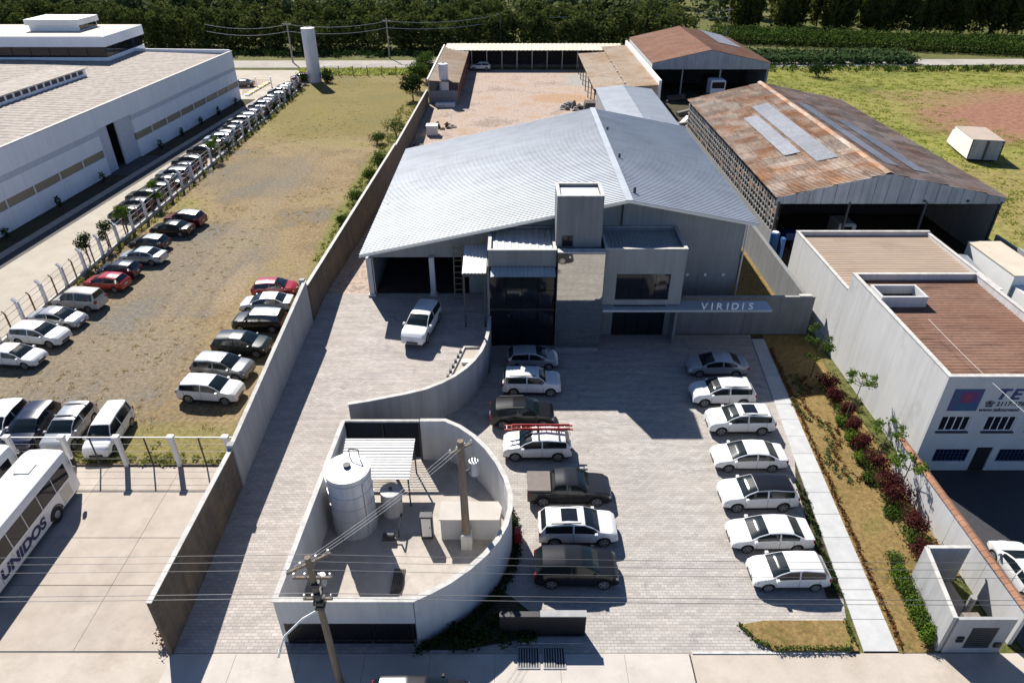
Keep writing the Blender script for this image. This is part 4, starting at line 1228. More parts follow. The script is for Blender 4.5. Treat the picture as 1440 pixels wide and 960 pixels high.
# --- rusty warehouse
rb_ = thing("rusty_warehouse", "old warehouse with rust streaked gable roof, grey patches and pierced side wall", "warehouse", (36.5, 83, 0))
WX0, WX1, WR, WY0, WY1, WE, WZ = 26.0, 47.9, 36.1, 63.6, 103.5, 6.2, 8.6
def roof_pieces(xe, name, m, nrow, ncol):
    for i in range(nrow):
        for j in range(ncol):
            ta, tb_ = i / nrow, (i + 1) / nrow
            xa, xb = xe + (WR - xe) * ta, xe + (WR - xe) * min(1, tb_ + .012)
            za, zb = WE + (WZ - WE) * ta, WE + (WZ - WE) * min(1, tb_ + .012)
            ya, yb = WY0 + (WY1 - WY0) * j / ncol, WY0 + (WY1 - WY0) * (j + 1) / ncol
            dz = .03 * ((i) % 2) + .008 * random.random() + (.012 if j % 2 else 0)
            tilt = .05
            build(MB().corr((xa, ya, za + .055 + dz), (xa, yb + .03, za + .055 + dz), (xb, ya, zb + dz - .01), (xb, yb + .03, zb + dz - .01), .32, .05, .02), name, m, rb_)
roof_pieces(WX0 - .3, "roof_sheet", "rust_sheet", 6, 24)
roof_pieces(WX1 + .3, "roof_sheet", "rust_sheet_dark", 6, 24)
yy = WY0
while yy < WY1 - .5:
    build(MB().add([(WR - .42, yy, WZ + .0), (WR, yy, WZ + .16), (WR + .42, yy, WZ + .0), (WR - .42, yy + 1.6, WZ + .03), (WR, yy + 1.6, WZ + .19), (WR + .42, yy + 1.6, WZ + .03)], [(0, 1, 4, 3), (1, 2, 5, 4)]), "ridge_piece", "rust_sheet", rb_)
    yy += 1.62
def wz(x, xe): return WE + (WZ - WE) * (x - xe) / (WR - xe)
def patch(xa, xb, ya, yb, xe, n):
    for k in range(n):
        y0, y1 = ya + (yb - ya) * k / n, ya + (yb - ya) * (k + 1) / n
        build(MB().corr((xa, y0, wz(xa, xe) + .19), (xa, y1 - .02, wz(xa, xe) + .19), (xb, y0, wz(xb, xe) + .19), (xb, y1 - .02, wz(xb, xe) + .19), .3, .03, .02), "patch_sheet", "galv_sheet", rb_)
patch(29.6, 31.3, 73.5, 89.0, WX0 - .3, 5)
patch(31.7, 33.8, 70.0, 93.0, WX0 - .3, 8)
patch(38.6, 37.2, 67.0, 92.0, WX1 + .3, 8)
patch(41.6, 40.0, 66.5, 86.0, WX1 + .3, 6)
# pierced block side wall
blk = MB()
build(MB().box(WX0, WX0 + .18, WY0, WY1, 0, 2.6).box(WX0, WX0 + .18, WY0, WY1, 6.0, 6.15), "side_wall", "plaster_mid", rb_)
ny = 50
for i in range(ny):
    y = WY0 + .1 + (WY1 - WY0 - .2) * i / ny
    build(MB().box(WX0 + .01, WX0 + .17, y, y + .16, 2.6, 6.0), "mullion", "plaster_grey" if i % 3 else "rubble", rb_)
for k in range(5):
    z = 3.15 + k * .6
    build(MB().box(WX0 + .03, WX0 + .15, WY0, WY1, z, z + .14), "rail", "plaster_mid", rb_)
for i in range(60):
    y = WY0 + random.uniform(.3, WY1 - WY0 - .8)
    z = 2.62 + random.randrange(5) * .6
    build(MB().box(WX0 + .04, WX0 + .14, y, y + .6, z, z + .5), "infill_block", "terracotta" if random.random() < .5 else "block_brown", rb_)
build(MB().box(WX0 + .5, WX0 + .55, WY0 + .3, WY1, 0, 6), "dark_lining", "interior_dark", rb_)
build(MB().box(WX1 - .2, WX1, WY0, WY1, 0, 6.1), "side_wall", "plaster_mid", rb_)
build(MB().box(WX0 + .2, WX1 - .2, WY1 - .2, WY1, 0, 6.1), "rear_wall", "plaster_mid", rb_)
xg = [WX0 - .1, WR, WX1 + .1]
n = 36
for i in range(n):
    xa, xb = WX0 - .2 + (WX1 + .4 - WX0) * i / n, WX0 - .2 + (WX1 + .4 - WX0) * (i + 1) / n
    za = wz(xa, WX0 - .3) if xa < WR else wz(xa, WX1 + .3)
    zb = wz(xb, WX0 - .3) if xb < WR else wz(xb, WX1 + .3)
    dy = .03 if i % 2 else 0
    build(MB().add([(xa, WY0 - .06 - dy, 5.6), (xb - .02, WY0 - .06 - dy, 5.6), (xb - .02, WY0 - .06 - dy, zb), (xa, WY0 - .06 - dy, za),
                    (xa, WY0 - .02 - dy, 5.6), (xb - .02, WY0 - .02 - dy, 5.6), (xb - .02, WY0 - .02 - dy, zb), (xa, WY0 - .02 - dy, za)],
                   [(0, 1, 2, 3), (7, 6, 5, 4), (0, 4, 5, 1), (3, 2, 6, 7), (0, 3, 7, 4), (1, 5, 6, 2)]), "gable_sheet", "galv_sheet", rb_)
for x in (40.2, 44.4):
    build(MB().box(x - .12, x + .12, WY0 - .22, WY0 - .1, 5.8, 6.0), "lamp", "dark_grey", rb_)
for x in (WX0 + .1, 33, 40.5, WX1 - .1):
    build(MB().bar((x, WY0, 0), (x, WY0, 5.8), .2, .2), "column", "dark_grey", rb_)
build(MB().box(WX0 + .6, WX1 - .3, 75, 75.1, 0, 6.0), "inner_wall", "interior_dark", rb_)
# things in the workshop forecourt
cr = thing("box_truck", "white box body lorry with beige top parked right of the tan building", "truck", (45, 57, 0))
bod = [(43.2, 52.5), (46.2, 52.5), (46.2, 59.6), (43.2, 59.6)]
build(MB().prism(bod, .9, 3.3), "cargo_box", "white_paint", cr)
build(MB().prism([(43.15, 52.45), (46.25, 52.45), (46.25, 59.65), (43.15, 59.65)], 3.302, 3.38), "box_top", "beige_roof", cr)
build(MB().box(43.4, 46.0, 50.4, 52.4, .6, 2.4), "cab", "white_paint", cr)
build(MB().box(43.5, 45.9, 50.36, 50.397, 1.5, 2.3), "windscreen", "glass_dark", cr)
for x in (43.3, 45.8):
    for y in (51.3, 57.8):
        build(MB().cyl((x, y, .48), (x + .3, y, .48), .48, .48, 14), "wheel", "rubber", cr)
build(MB().box(43.9, 45.5, 50.6, 59, .55, .88), "chassis", "black_metal", cr)
fl = thing("flatbed_truck", "dark flatbed lorry parked in shade under the rusty warehouse gable", "truck", (31.5, 66.5, 0))
build(MB().box(28.2, 33.2, 65.2, 67.6, 1.0, 1.2), "deck", "blue_letter", fl)
build(MB().box(28.2, 33.2, 65.15, 65.2, 1.2, 1.8), "side_board", "blue_letter", fl)
build(MB().bbox(33.4, 35.2, 65.2, 67.6, .6, 2.8, .15), "cab", "galvanised", fl)
build(MB().box(35.2, 35.23, 65.4, 67.4, 1.7, 2.6), "windscreen", "glass_dark", fl)
build(MB().box(33.7, 34.8, 65.17, 65.198, 1.7, 2.5), "side_window", "glass_dark", fl)
for x in (29.3, 30.4, 34.3):
    for y in (65.2, 67.3):
        build(MB().cyl((x, y, .5), (x, y + .3, .5), .5, .5, 14), "wheel", "rubber", fl)
vn = thing("scrap_van_panel", "pale blue van body in shade right of the flatbed lorry", "van", (41.3, 63, 0))
build(MB().bbox(40.6, 42.2, 59.6, 63.2, .3, 2.4, .2), "body", "galv_sheet", vn)
build(MB().box(40.75, 42.05, 59.56, 59.597, 1.3, 2.1), "rear_window", "glass_dark", vn)
for y in (60.5, 62.5):
    build(MB().cyl((40.55, y, .34), (42.25, y, .34), .34, .34, 12), "wheel", "rubber", vn)
tp_ = thing("tarpaulin_stack", "blue grey sheet covered stack beside the box body lorry", "stack", (40.5, 56, 0))
build(MB().prism([(37.6, 52.5), (42.2, 52.5), (42.6, 58.2), (39.3, 59.0)], 0, [2.3, 2.1, 2.6, 2.9]), "cover", "galvanised", tp_)
build(MB().bar((38.6, 57, 0), (38.3, 58.6, 3.2), .9, .2), "loose_panel", "galv_sheet", tp_)
# forecourt side wall
heap("machine_heap", "dark jumble of machine parts in the shaded mouth of the rusty warehouse", 36.5, 64.5, 2.2, 18, ["dark_grey", "debris", "galvanised", "galv_sheet"])
heap("pallet_heap", "heap of broken boards and sheets between tan building and rusty warehouse", 33.0, 60.0, 1.6, 14, ["trunk", "debris", "galv_sheet", "rubble"])
fs_ = thing("yard_wall", "pale wall along the right of the workshop yard, beside the field", "wall", (48.2, 58, 0))
for k in range(5):
    build(MB().box(48.1, 48.3, 46 + k * 3.4, 46 + (k + 1) * 3.4 - .03, 0, 2.6 + .15 * (k % 2)), "wall_section", "plaster_grey", fs_)
# --- back shed with rusty gable
bs_ = thing("back_shed", "far shed with rust red gable roof and open dark front", "shed", (36.5, 146, 0))
build(MB().corr((25.7, 133, 6.0), (25.7, 162, 6.0), (36.3, 133, 8.3), (36.3, 162, 8.3), .9, .06), "roof", "rust_roof", bs_)
build(MB().corr((47.6, 133, 6.0), (47.6, 162, 6.0), (36.3, 133, 8.3), (36.3, 162, 8.3), .9, .06), "roof", "rust_roof", bs_)
build(MB().corr((45.6, 146, 6.55), (45.6, 161.8, 6.55), (41.0, 146, 7.5), (41.0, 161.8, 7.5), .9, .05), "roof_patch", "galv_sheet", bs_)
build(MB().box(25.8, 26.0, 133.2, 161.8, 0, 5.9), "side_wall", "plaster_pale", bs_)
build(MB().box(47.2, 47.4, 133.2, 161.8, 0, 5.9).box(26, 47.2, 161.6, 161.8, 0, 5.9), "wall", "plaster_mid", bs_)
build(MB().add([(25.9, 133.0, 4.9), (47.4, 133.0, 4.9), (47.4, 133.0, 5.95), (36.3, 133.0, 8.2), (25.9, 133.0, 5.95)], [(0, 1, 2, 3, 4)]).box(25.9, 47.4, 133.02, 133.1, 4.9, 5.0), "gable", "galv_sheet", bs_)
for x in (26.1, 31.5, 38.5, 47.1):
    build(MB().bar((x, 133.1, 0), (x, 133.1, 5), .25, .25), "column", "plaster_mid", bs_)
build(MB().box(26, 47.2, 145, 145.2, 0, 5.9), "inner_wall", "interior_dark", bs_)
tr = thing("parked_lorry", "white cab lorry standing in the dark front of the far shed", "truck", (38, 134.5, 0))
build(MB().bbox(36.6, 39.3, 131.2, 134, .6, 3.3, .15), "cab", "white_paint", tr)
build(MB().box(36.8, 39.1, 131.16, 131.197, 1.9, 3.0), "windscreen", "glass_dark", tr)
build(MB().box(36.7, 39.2, 134.1, 139, 1.0, 3.0), "cargo_bed", "dark_grey", tr)
for x in (36.6, 39.0):
    build(MB().cyl((x, 132.2, .5), (x + .3, 132.2, .5), .5, .5, 12), "wheel", "rubber", tr)
hb = thing("white_hut", "small white hut between the rusty warehouse and the far shed", "hut", (43.5, 107, 0))
build(MB().box(40.4, 44.4, 104.5, 109, 0, 6.0), "walls", "white_paint", hb)
build(MB().prism([(40.2, 104.3), (44.6, 104.3), (44.6, 109.2), (40.2, 109.2)], 6.003, 6.2), "roof", "coping", hb)
build(MB().box(41.2, 42.2, 104.45, 104.497, 0, 2.1), "door", "dark_grey", hb)
sw = thing("scrap_pile", "jumbled dark scrap and boards between annex and far shed", "scrap", (24.5, 120, 0))
for k in range(16):
    x, y = random.uniform(23, 33), random.uniform(106, 131)
    s = random.uniform(.5, 1.7)
    build(MB().bar((x - s, y, .2), (x + s, y + random.uniform(-1, 1), random.uniform(.4, 2.0)), random.uniform(.4, 1.6), random.uniform(.2, .8)), "scrap_piece", random.choice(["debris", "rubble", "dark_grey", "galv_sheet", "block_brown"]), sw)
gw2 = thing("lane_wall", "rough pale wall along the lane between annex and rusty warehouse", "wall", (24.2, 100, 0))
for k in range(8):
    build(MB().box(23.7, 23.9, 76 + k * 5, 76 + (k + 1) * 5 - .03, 0, 3.2 + .4 * random.random()), "wall_section", "plaster_mid" if k % 2 else "plaster_pale", gw2)

# --- trailer body lying in the field
tl = thing("cargo_body", "white lorry cargo body abandoned in the grass field", "cargo body", (66.3, 97.6, 0), R(-11))
build(MB().bbox(-2.0, 2.0, -3.6, 3.4, .35, 3.0, .05), "box", "white_paint", tl, local=True)
build(MB().box(-2.02, 2.02, -3.62, 3.42, 3.003, 3.06), "roof", "tan_sheet", tl, local=True)
for x_ in (-1.97, 0, 1.97):
    build(MB().box(x_ - .06, x_ + .06, -3.7, -3.662, .38, 2.97), "door_frame", "black_metal", tl, local=True)
for s in (-1, 1):
    d_ = build(MB().box(-1.95 if s < 0 else .04, -.04 if s < 0 else 1.95, -3.66, -3.61, .4, 2.95), "rear_door", "galv_sheet", tl, local=True)
    for z in (.8, 1.5, 2.2, 2.8):
        build(MB().box(s * 1.86 - .08, s * 1.86 + .08, -3.7, -3.662, z, z + .08), "hinge", "black_metal", d_, local=True)
    build(MB().cyl((s * .15, -3.69, .45), (s * .15, -3.69, 2.9), .025, .025, 6), "lock_bar", "black_metal", d_, local=True)
build(MB().add([(-1.9, 3.45, .3), (1.9, 3.45, .3), (1.9, 3.45, 2.6), (-1.9, 3.45, 2.6), (-1.8, 5.3, .3), (1.8, 5.3, .3), (1.8, 4.4, 2.3), (-1.8, 4.4, 2.3)],
               [(0, 1, 2, 3), (4, 7, 6, 5), (0, 3, 7, 4), (1, 5, 6, 2), (3, 2, 6, 7)]), "nose_fairing", "white_paint", tl, local=True)
build(MB().box(-1.7, 1.7, -3.4, 3.2, .1, .33), "underframe", "black_metal", tl, local=True)

# ================================================================== BACK YARD CARPORTS
cl = thing("left_carport", "long carport with patchy brown roof on the left side of the dirt yard", "carport", (-12, 144, 0))
build(MB().corr((-15.0, 127.5, 4.1), (-15.0, 164, 4.1), (-9.4, 127.5, 3.7), (-9.4, 164, 3.7), .8, .06), "roof", "carport_roof", cl)
build(MB().box(-15.2, -14.95, 127.5, 164, 4.12, 4.3), "white_edge", "white_paint", cl)
build(MB().box(-15.0, -14.8, 127.6, 164, 0, 4.05).box(-14.8, -9.6, 128, 128.15, 0, 2.2), "wall", "plaster_mid", cl)
for k in range(8):
    build(MB().bar((-9.6, 128 + k * 5, 0), (-9.6, 128 + k * 5, 3.7), .18, .18), "post", "terracotta", cl)
cbk = thing("back_carport", "long carport with cream roof across the far end of the dirt yard", "carport", (5, 162, 0))
build(MB().corr((-14.6, 165.2, 4.3), (24.3, 165.2, 4.3), (-14.6, 158.9, 3.9), (24.3, 158.9, 3.9), .9, .05), "roof", "cream_roof", cbk)
build(MB().box(-14.6, 24.3, 165.0, 165.2, 0, 4.2), "rear_wall", "interior_dark", cbk)
for k in range(9):
    build(MB().bar((-8.8 + k * 3.3, 159.2, 0), (-8.8 + k * 3.3, 159.2, 3.9), .16, .16), "post", "beige_roof", cbk)
crr = thing("right_carport", "wide carport with mottled brown roof on the right side of the dirt yard", "carport", (19, 140, 0))
build(MB().corr((14.0, 121.5, 3.9), (14.0, 155, 3.9), (19.6, 121.5, 4.2), (19.6, 155, 4.2), .8, .06), "roof", "carport_roof", crr)
build(MB().corr((19.65, 121.3, 4.3), (19.65, 161, 4.3), (24.9, 121.3, 4.6), (24.9, 161, 4.6), .8, .06), "roof", "carport_roof", crr)
build(MB().box(24.92, 25.35, 121, 162, 0, 5.4), "white_wall", "white_paint", crr)
for k in range(7):
    build(MB().bar((14.2, 122 + k * 5.3, 0), (14.2, 122 + k * 5.3, 3.9), .16, .16), "post", "dark_grey", crr)
for k in range(5):
    build(MB().box(19.4 , 19.75, 124 + k * 5, 124.5 + k * 5, 4.32, 4.45), "roof_stone", "coping", crr)
wt = tank("water_tower", "slim white water tower in front of the left carport", -12.3, 129.0, .85, 6.6, "tank_white", .1, 1)
tank("tall_water_tower", "tall pale grey cylindrical water tower at the end of the factory car row", -40.2, 146.2, 1.32, 10.1, "tank_white", .15, 2)
bl = thing("concrete_plinth", "white plinth beside the slim white water tower", "plinth", (-11.5, 126, 0))
build(MB().box(-13.6, -10.2, 125.2, 126.4, 0, .6), "block", "white_paint", bl)
build(MB().box(-13.3, -12.0, 124.9, 125.15, 0, .35), "step", "plaster_pale", bl)
cw = thing("white_crate", "white crate standing on the dirt behind the big ribbed roof", "crate", (-12.4, 107.8, 0))
build(MB().box(-13.3, -11.6, 106.8, 108.4, .1, 1.5), "box", "white_paint", cw)
build(MB().box(-13.35, -11.55, 106.75, 108.45, 1.503, 1.58), "lid", "white_paint", cw)
build(MB().box(-13.2, -11.7, 106.9, 108.3, 0, .1), "pallet", "trunk", cw)
heap("soil_heap", "dark heap of brush and soil beside the white crate", -11.3, 112.2, 1.9, 16, ["debris", "block_brown", "debris"])
heap("rubble_heap", "grey rubble heap at the ridge end of the big ribbed roof", 10.6, 124.5, 2.3, 18, ["rubble", "debris", "plaster_mid"])
heap("junk_heap", "dark junk heap against the brown wall behind the warehouse corner", -13.6, 93, 1.6, 16, ["debris", "dark_grey", "rubble", "block_brown"])
heap("scrap_heap", "scrap and rubbish heap along the brown wall, past the warehouse roof", -13.8, 99.5, 1.8, 16, ["debris", "dark_grey", "rubble", "terracotta"])
bx = thing("parked_trailer", "dark trailer frame standing beside the right carport front posts", "trailer", (13.6, 118.6, 0))
build(MB().box(12.2, 14.8, 117.4, 119.8, .5, 2.2), "body", "dark_grey", bx)
build(MB().cyl((12.1, 118.6, .4), (14.9, 118.6, .4), .4, .4, 12), "wheel", "rubber", bx)
build(MB().box(12.3, 14.7, 117.5, 119.7, 2.203, 2.5), "load", "debris", bx)

# ================================================================== FACTORY ON THE LEFT
fa = thing("factory", "long white factory with grey tiled roof, yellowish window band and upper storey", "factory", (-55, 100, 0))
ang = math.atan2(5.0, 63.0)
A0, A1 = Vector((-56.6, 48.0)), Vector((-50.2, 131.0))
fd = (A1 - A0).normalized()
fn = Vector((fd.y, -fd.x))                              # towards the driveway
FL = (A1 - A0).length
def fp(s, out): q = A0 + fd * s + fn * out; return (q.x, q.y)
def fbox(mb, s0, s1, o0, o1, z0, z1):
    return mb.prism([fp(s0, o0), fp(s1, o0), fp(s1, o1), fp(s0, o1)], z0, z1)
DS0, DS1 = 41.0, 48.8                                      # recessed doorway along the facade
def fseg(a, b, n):
    for i in range(n):
        s0, s1 = a + (b - a) * i / n, a + (b - a) * (i + 1) / n - .03
        fbox(m_ := MB(), s0, s1, -.3, 0, 0, 2.35); build(m_, "lower_panel", "facade_white", fa)
        fbox(m_ := MB(), s0, s1, -.3, -.12, 2.35, 3.3); build(m_, "window", "beige_glass", fa)
        fbox(m_ := MB(), s0, s1, -.3, 0, 3.3, 5.1); build(m_, "middle_panel", "facade_white", fa)
        fbox(m_ := MB(), s0, s1, -.3, -.06, 5.1, 5.75); build(m_, "louvre_band", "facade_band", fa)
        fbox(m_ := MB(), s0, s1, -.3, 0, 5.75, 8.3); build(m_, "upper_panel", "facade_white", fa)
        fbox(m_ := MB(), s1 - .1, s1 + .02, -.1, .03, 2.35, 3.3); build(m_, "mullion", "facade_white", fa)
fseg(0, DS0, 9)
fseg(DS1, FL, 8)
fbox(m_ := MB(), DS0, DS1, -.3, 0, 5.9, 8.3); build(m_, "door_header", "facade_white", fa)
fbox(m_ := MB(), DS0, DS0 + 2.3, -.5, -.3, 0, 5.9); build(m_, "door_leaf", "facade_band", fa)
fbox(m_ := MB(), DS0 + 4.3, DS1, -.5, -.3, 0, 5.9); build(m_, "door_leaf", "facade_band", fa)
fbox(m_ := MB(), DS0, DS1, -3.2, -3.0, 0, 5.9); build(m_, "door_backing", "interior_dark", fa)
fbox(m_ := MB(), -.5, FL + .1, -.35, .06, 8.302, 8.42); build(m_, "parapet_cap", "coping", fa)
fbox(m_ := MB(), FL - .3, FL, -34, -.3, 0, 8.6); build(m_, "end_wall", "facade_white", fa)
rfp = [fp(-2, -.36), fp(FL - .35, -.36), fp(FL - .35, -46), fp(-2, -46)]
rf = MB().corr((*fp(-2, -.36), 7.9), (*fp(FL - .35, -.36), 7.9), (*fp(-2, -46), 8.6), (*fp(FL - .35, -46), 8.6), 1.15, .05)
build(rf, "roof", "factory_roof", fa)
fbox(m_ := MB(), 18, 62, -18.6, -13.8, 8.1, 9.2); mo = build(m_, "roof_monitor", "facade_white", fa)
fbox(m_ := MB(), 17.6, 62.4, -19, -13.5, 9.203, 9.3); build(m_, "monitor_roof", "factory_roof", mo)
for k in range(28):
    fbox(m_ := MB(), 18.3 + k * 1.55, 19.4 + k * 1.55, -13.797, -13.75, 8.5, 9.05); build(m_, "monitor_vent", "dark_grey", mo)
# upper storey block at the far end
ub = build(MB().box(-150, -68.0, 122.5, 136, 7.6, 8.77), "upper_storey", "facade_white", fa)
build(MB().box(-149.9, -68.2, 122.75, 135.9, 8.773, 10.43), "glazing_core", "interior_dark", ub)
for k in range(26):
    build(MB().box(-149.9 + k * 3.15, -149.9 + (k + 1) * 3.15 - .12, 122.62, 122.7, 8.78, 10.42), "pane", "glass_dark", ub)
for k in range(5):
    build(MB().box(-68.15, -68.1, 122.8 + k * 2.6, 122.8 + (k + 1) * 2.6 - .1, 8.78, 10.42), "pane", "glass_dark", ub)
fsc = build(MB().box(-150.3, -67.7, 122.2, 136.3, 10.433, 12.0), "fascia", "facade_white", ub)
build(MB().box(-150, -68, 122.5, 136, 12.003, 12.06), "flat_roof", "beige_roof", ub)
rh = build(MB().box(-83, -74.5, 128, 134, 12.06, 13.0), "roof_house", "facade_white", ub)
build(MB().prism([(-83.4, 127.6), (-74.2, 127.6), (-74.2, 134.4), (-83.4, 134.4)], 13.003, 13.9), "roof_cap", "white_paint", ub)
for k in range(4):
    build(MB().box(-74.49, -74.42, 128.3 + k * 1.4, 129.5 + k * 1.4, 12.2, 12.9), "window", "glass_dark", ub)
build(MB().box(-130, -102, 128, 133, 12.06, 14.0), "roof_house", "dark_grey", ub)
# low planting along the factory foot
for k, s in enumerate((20, 29, 38, 52.5, 59, 65.5, 72, 79)):
    x, y = fp(s, .8)
    tg = thing("conifer_shrub", "small dark conical shrub at the factory wall, %s from the street end" % ("first", "second", "third", "fourth", "fifth", "sixth", "seventh", "eighth")[k], "shrub", (x, y, 0), group="conical shrubs along the factory wall")
    leaves("foliage", [(x, y, .7, .38, .38, .7)], 150, .22, "leaf_dark", tg)
    build(MB().cyl((x, y, 0), (x, y, .8), .05, .03, 6), "stem", "trunk", tg)
struct(MB().prism([fp(0, .03), fp(DS0 - .5, .03), fp(DS0 - .5, 2.6), fp(0, 2.6)], .01, .06), "factory_lawn", "dark_soil")
struct(MB().prism([fp(DS1 + .5, .03), fp(FL, .03), fp(FL, 2.6), fp(DS1 + .5, 2.6)], .01, .06), "factory_lawn", "dark_soil")
struct(MB().sheet([fp(-8, 5.3), fp(FL, 5.3), fp(FL, -3), fp(-8, -3)], .012), "asphalt_shade_lane", "asphalt_shade")  # dark lane colour also deepens the shadow band below the facade
struct(MB().sheet([fp(0, 3.7), fp(FL, 3.7), fp(FL, 2.65), fp(0, 2.65)], .02), "factory_path", "concrete_slab")
kx = thing("painted_kerb", "kerb painted yellow and black at the far end of the factory driveway", "kerb", (-47.5, 133, 0))
for k in range(10):
    a = Vector(G(348 + k * 3.2, 134.5 - k * 1.9))
    build(MB().box(a.x - .45, a.x + .45, a.y - .35, a.y + .35, 0, .3), "kerb_block", "yellow_paint" if k % 2 else "white_paint", kx)
struct(MB().sheet([G(340, 134), G(346, 134), G(375, 117), G(380, 112), G(345, 112)], .03), "verge", "yard_dirt")

# ------------------------------------------------------------------ fence between factory and gravel lot
ff = thing("lot_fence", "long fence of white concrete posts and thin wires between factory and gravel lot", "fence", (-41.5, 90, 0))
def fence_post():
    b = MB().bar((0, 0, 0), (0, 0, 2.2), .24, .24)
    b.bar((0, 0, 2.15), (-.28, 0, 2.5), .22, .2)
    return b
fpm = build(fence_post(), "post", "white_paint", ff, local=True)
sm = build(MB().bar((0, 0, 0), (0, 0, 1.95), .1, .1).bar((0, 0, 1.95), (-.2, 0, 2.2), .09, .09), "thin_post", "terracotta", ff, local=True)
ny_ = 33
for i in range(ny_):
    y = 33.5 + i * 3.3
    for src, yy in ((fpm, y), (sm, y + 1.65)):
        o = src if i == 0 else src.copy()
        if i:
            COL.objects.link(o)
        o.location = (0, yy - 90, 0)
for z in (.5, 1.1, 1.7, 2.15):
    build(MB().bar((-41.5, 33.5, z), (-41.5, 140.5, z), .03, .03), "wire_strand", "wire", ff)
build(MB().box(-41.62, -41.38, 33, 141, 0, .32), "base_kerb", "coping", ff)
fb = thing("front_fence", "white posted fence with pale top rail between gravel lot and bus yard", "fence", (-29, 32.5, 0))
for i in range(8):
    x = -17.75 - i * 3.38
    build(MB().bar((x, 32.5, 0), (x, 32.5, 2.3), .24, .24).box(x - .2, x + .2, 32.3, 32.62, 2.3, 2.5), "post", "white_paint", fb)
    build(MB().bar((x - 1.7, 32.5, 0), (x - 1.7, 32.5, 2.3), .07, .07), "thin_post", "dark_grey", fb)
build(MB().bar((-16.5, 32.5, 2.36), (-42, 32.5, 2.36), .05, .05), "top_rail", "white_paint", fb)
for z in (.6, 1.2, 1.8):
    build(MB().bar((-16.5, 32.5, z), (-42, 32.5, z), .014, .014), "wire_strand", "wire", fb)
build(MB().box(-42, -16.5, 32.46, 32.6, -.05, .12), "base_kerb", "block_brown", fb)
fe = thing("back_fence", "far fence of thin posts at the end of the gravel lot", "fence", (-28, 152, 0))
for i in range(9):
    build(MB().bar((-39.5 + i * 3.0, 152, 0), (-39.5 + i * 3.0, 152, 2.0), .16, .16), "post", "pole_concrete", fe)
for z in (.7, 1.3, 1.9):
    build(MB().bar((-39.5, 152, z), (-15.5, 152, z), .03, .03), "wire_strand", "wire", fe)
for i, x in enumerate((-54.5, -50.5, -47.5)):
    t = thing("road_post", "white post at the far end of the factory driveway, %s of three" % ("left", "middle", "right")[i], "post", (x, 141, 0), group="white posts at the end of the driveway")
    build(MB().bar((x, 141, 0), (x, 141, 1.9), .22, .22), "shaft", "white_paint", t)
    build(MB().box(x - .16, x + .16, 140.84, 141.16, 1.9, 2.0), "cap", "white_paint", t)
for i, (px_, pt, pb) in enumerate(((412, 57, 88), (704, 42, 70), (1019, 22, 62), (870, 40, 66), (548, 55, 82))):
    x, y = G(px_, pb)
    t = thing("road_pole", "slender pole beside the far road, %s" % ("near the tall grey tower", "above the cream carport", "behind the rust red shed", "left of the rust red shed", "midway along the lit road")[i], "utility pole", (x, y, 0), group="poles along the far road")
    build(MB().cyl((x, y, 0), (x, y, 8.5), .2, .14, 8), "shaft", "pole_concrete", t)
    build(MB().bar((x - 1, y, 8.1), (x + 1, y, 8.1), .15, .15), "crossarm", "pole_concrete", t)
ends = [G(300, 88), G(412, 88), G(548, 82), G(704, 70), G(870, 66), G(1019, 62)]
for i in range(5):
    for dz, wd in ((8.0, "upper"), (6.6, "lower")):
        cable((*ends[i], dz), (*ends[i + 1], dz), .9, .045, "wire_pale", "%s cable over the far road, span %s" % (wd, ("left of the grey tower", "right of the grey tower", "before the cream carport", "above the cream carport", "behind the rust red shed")[i]), group="cables along the far road", n=8, name="road_cable")

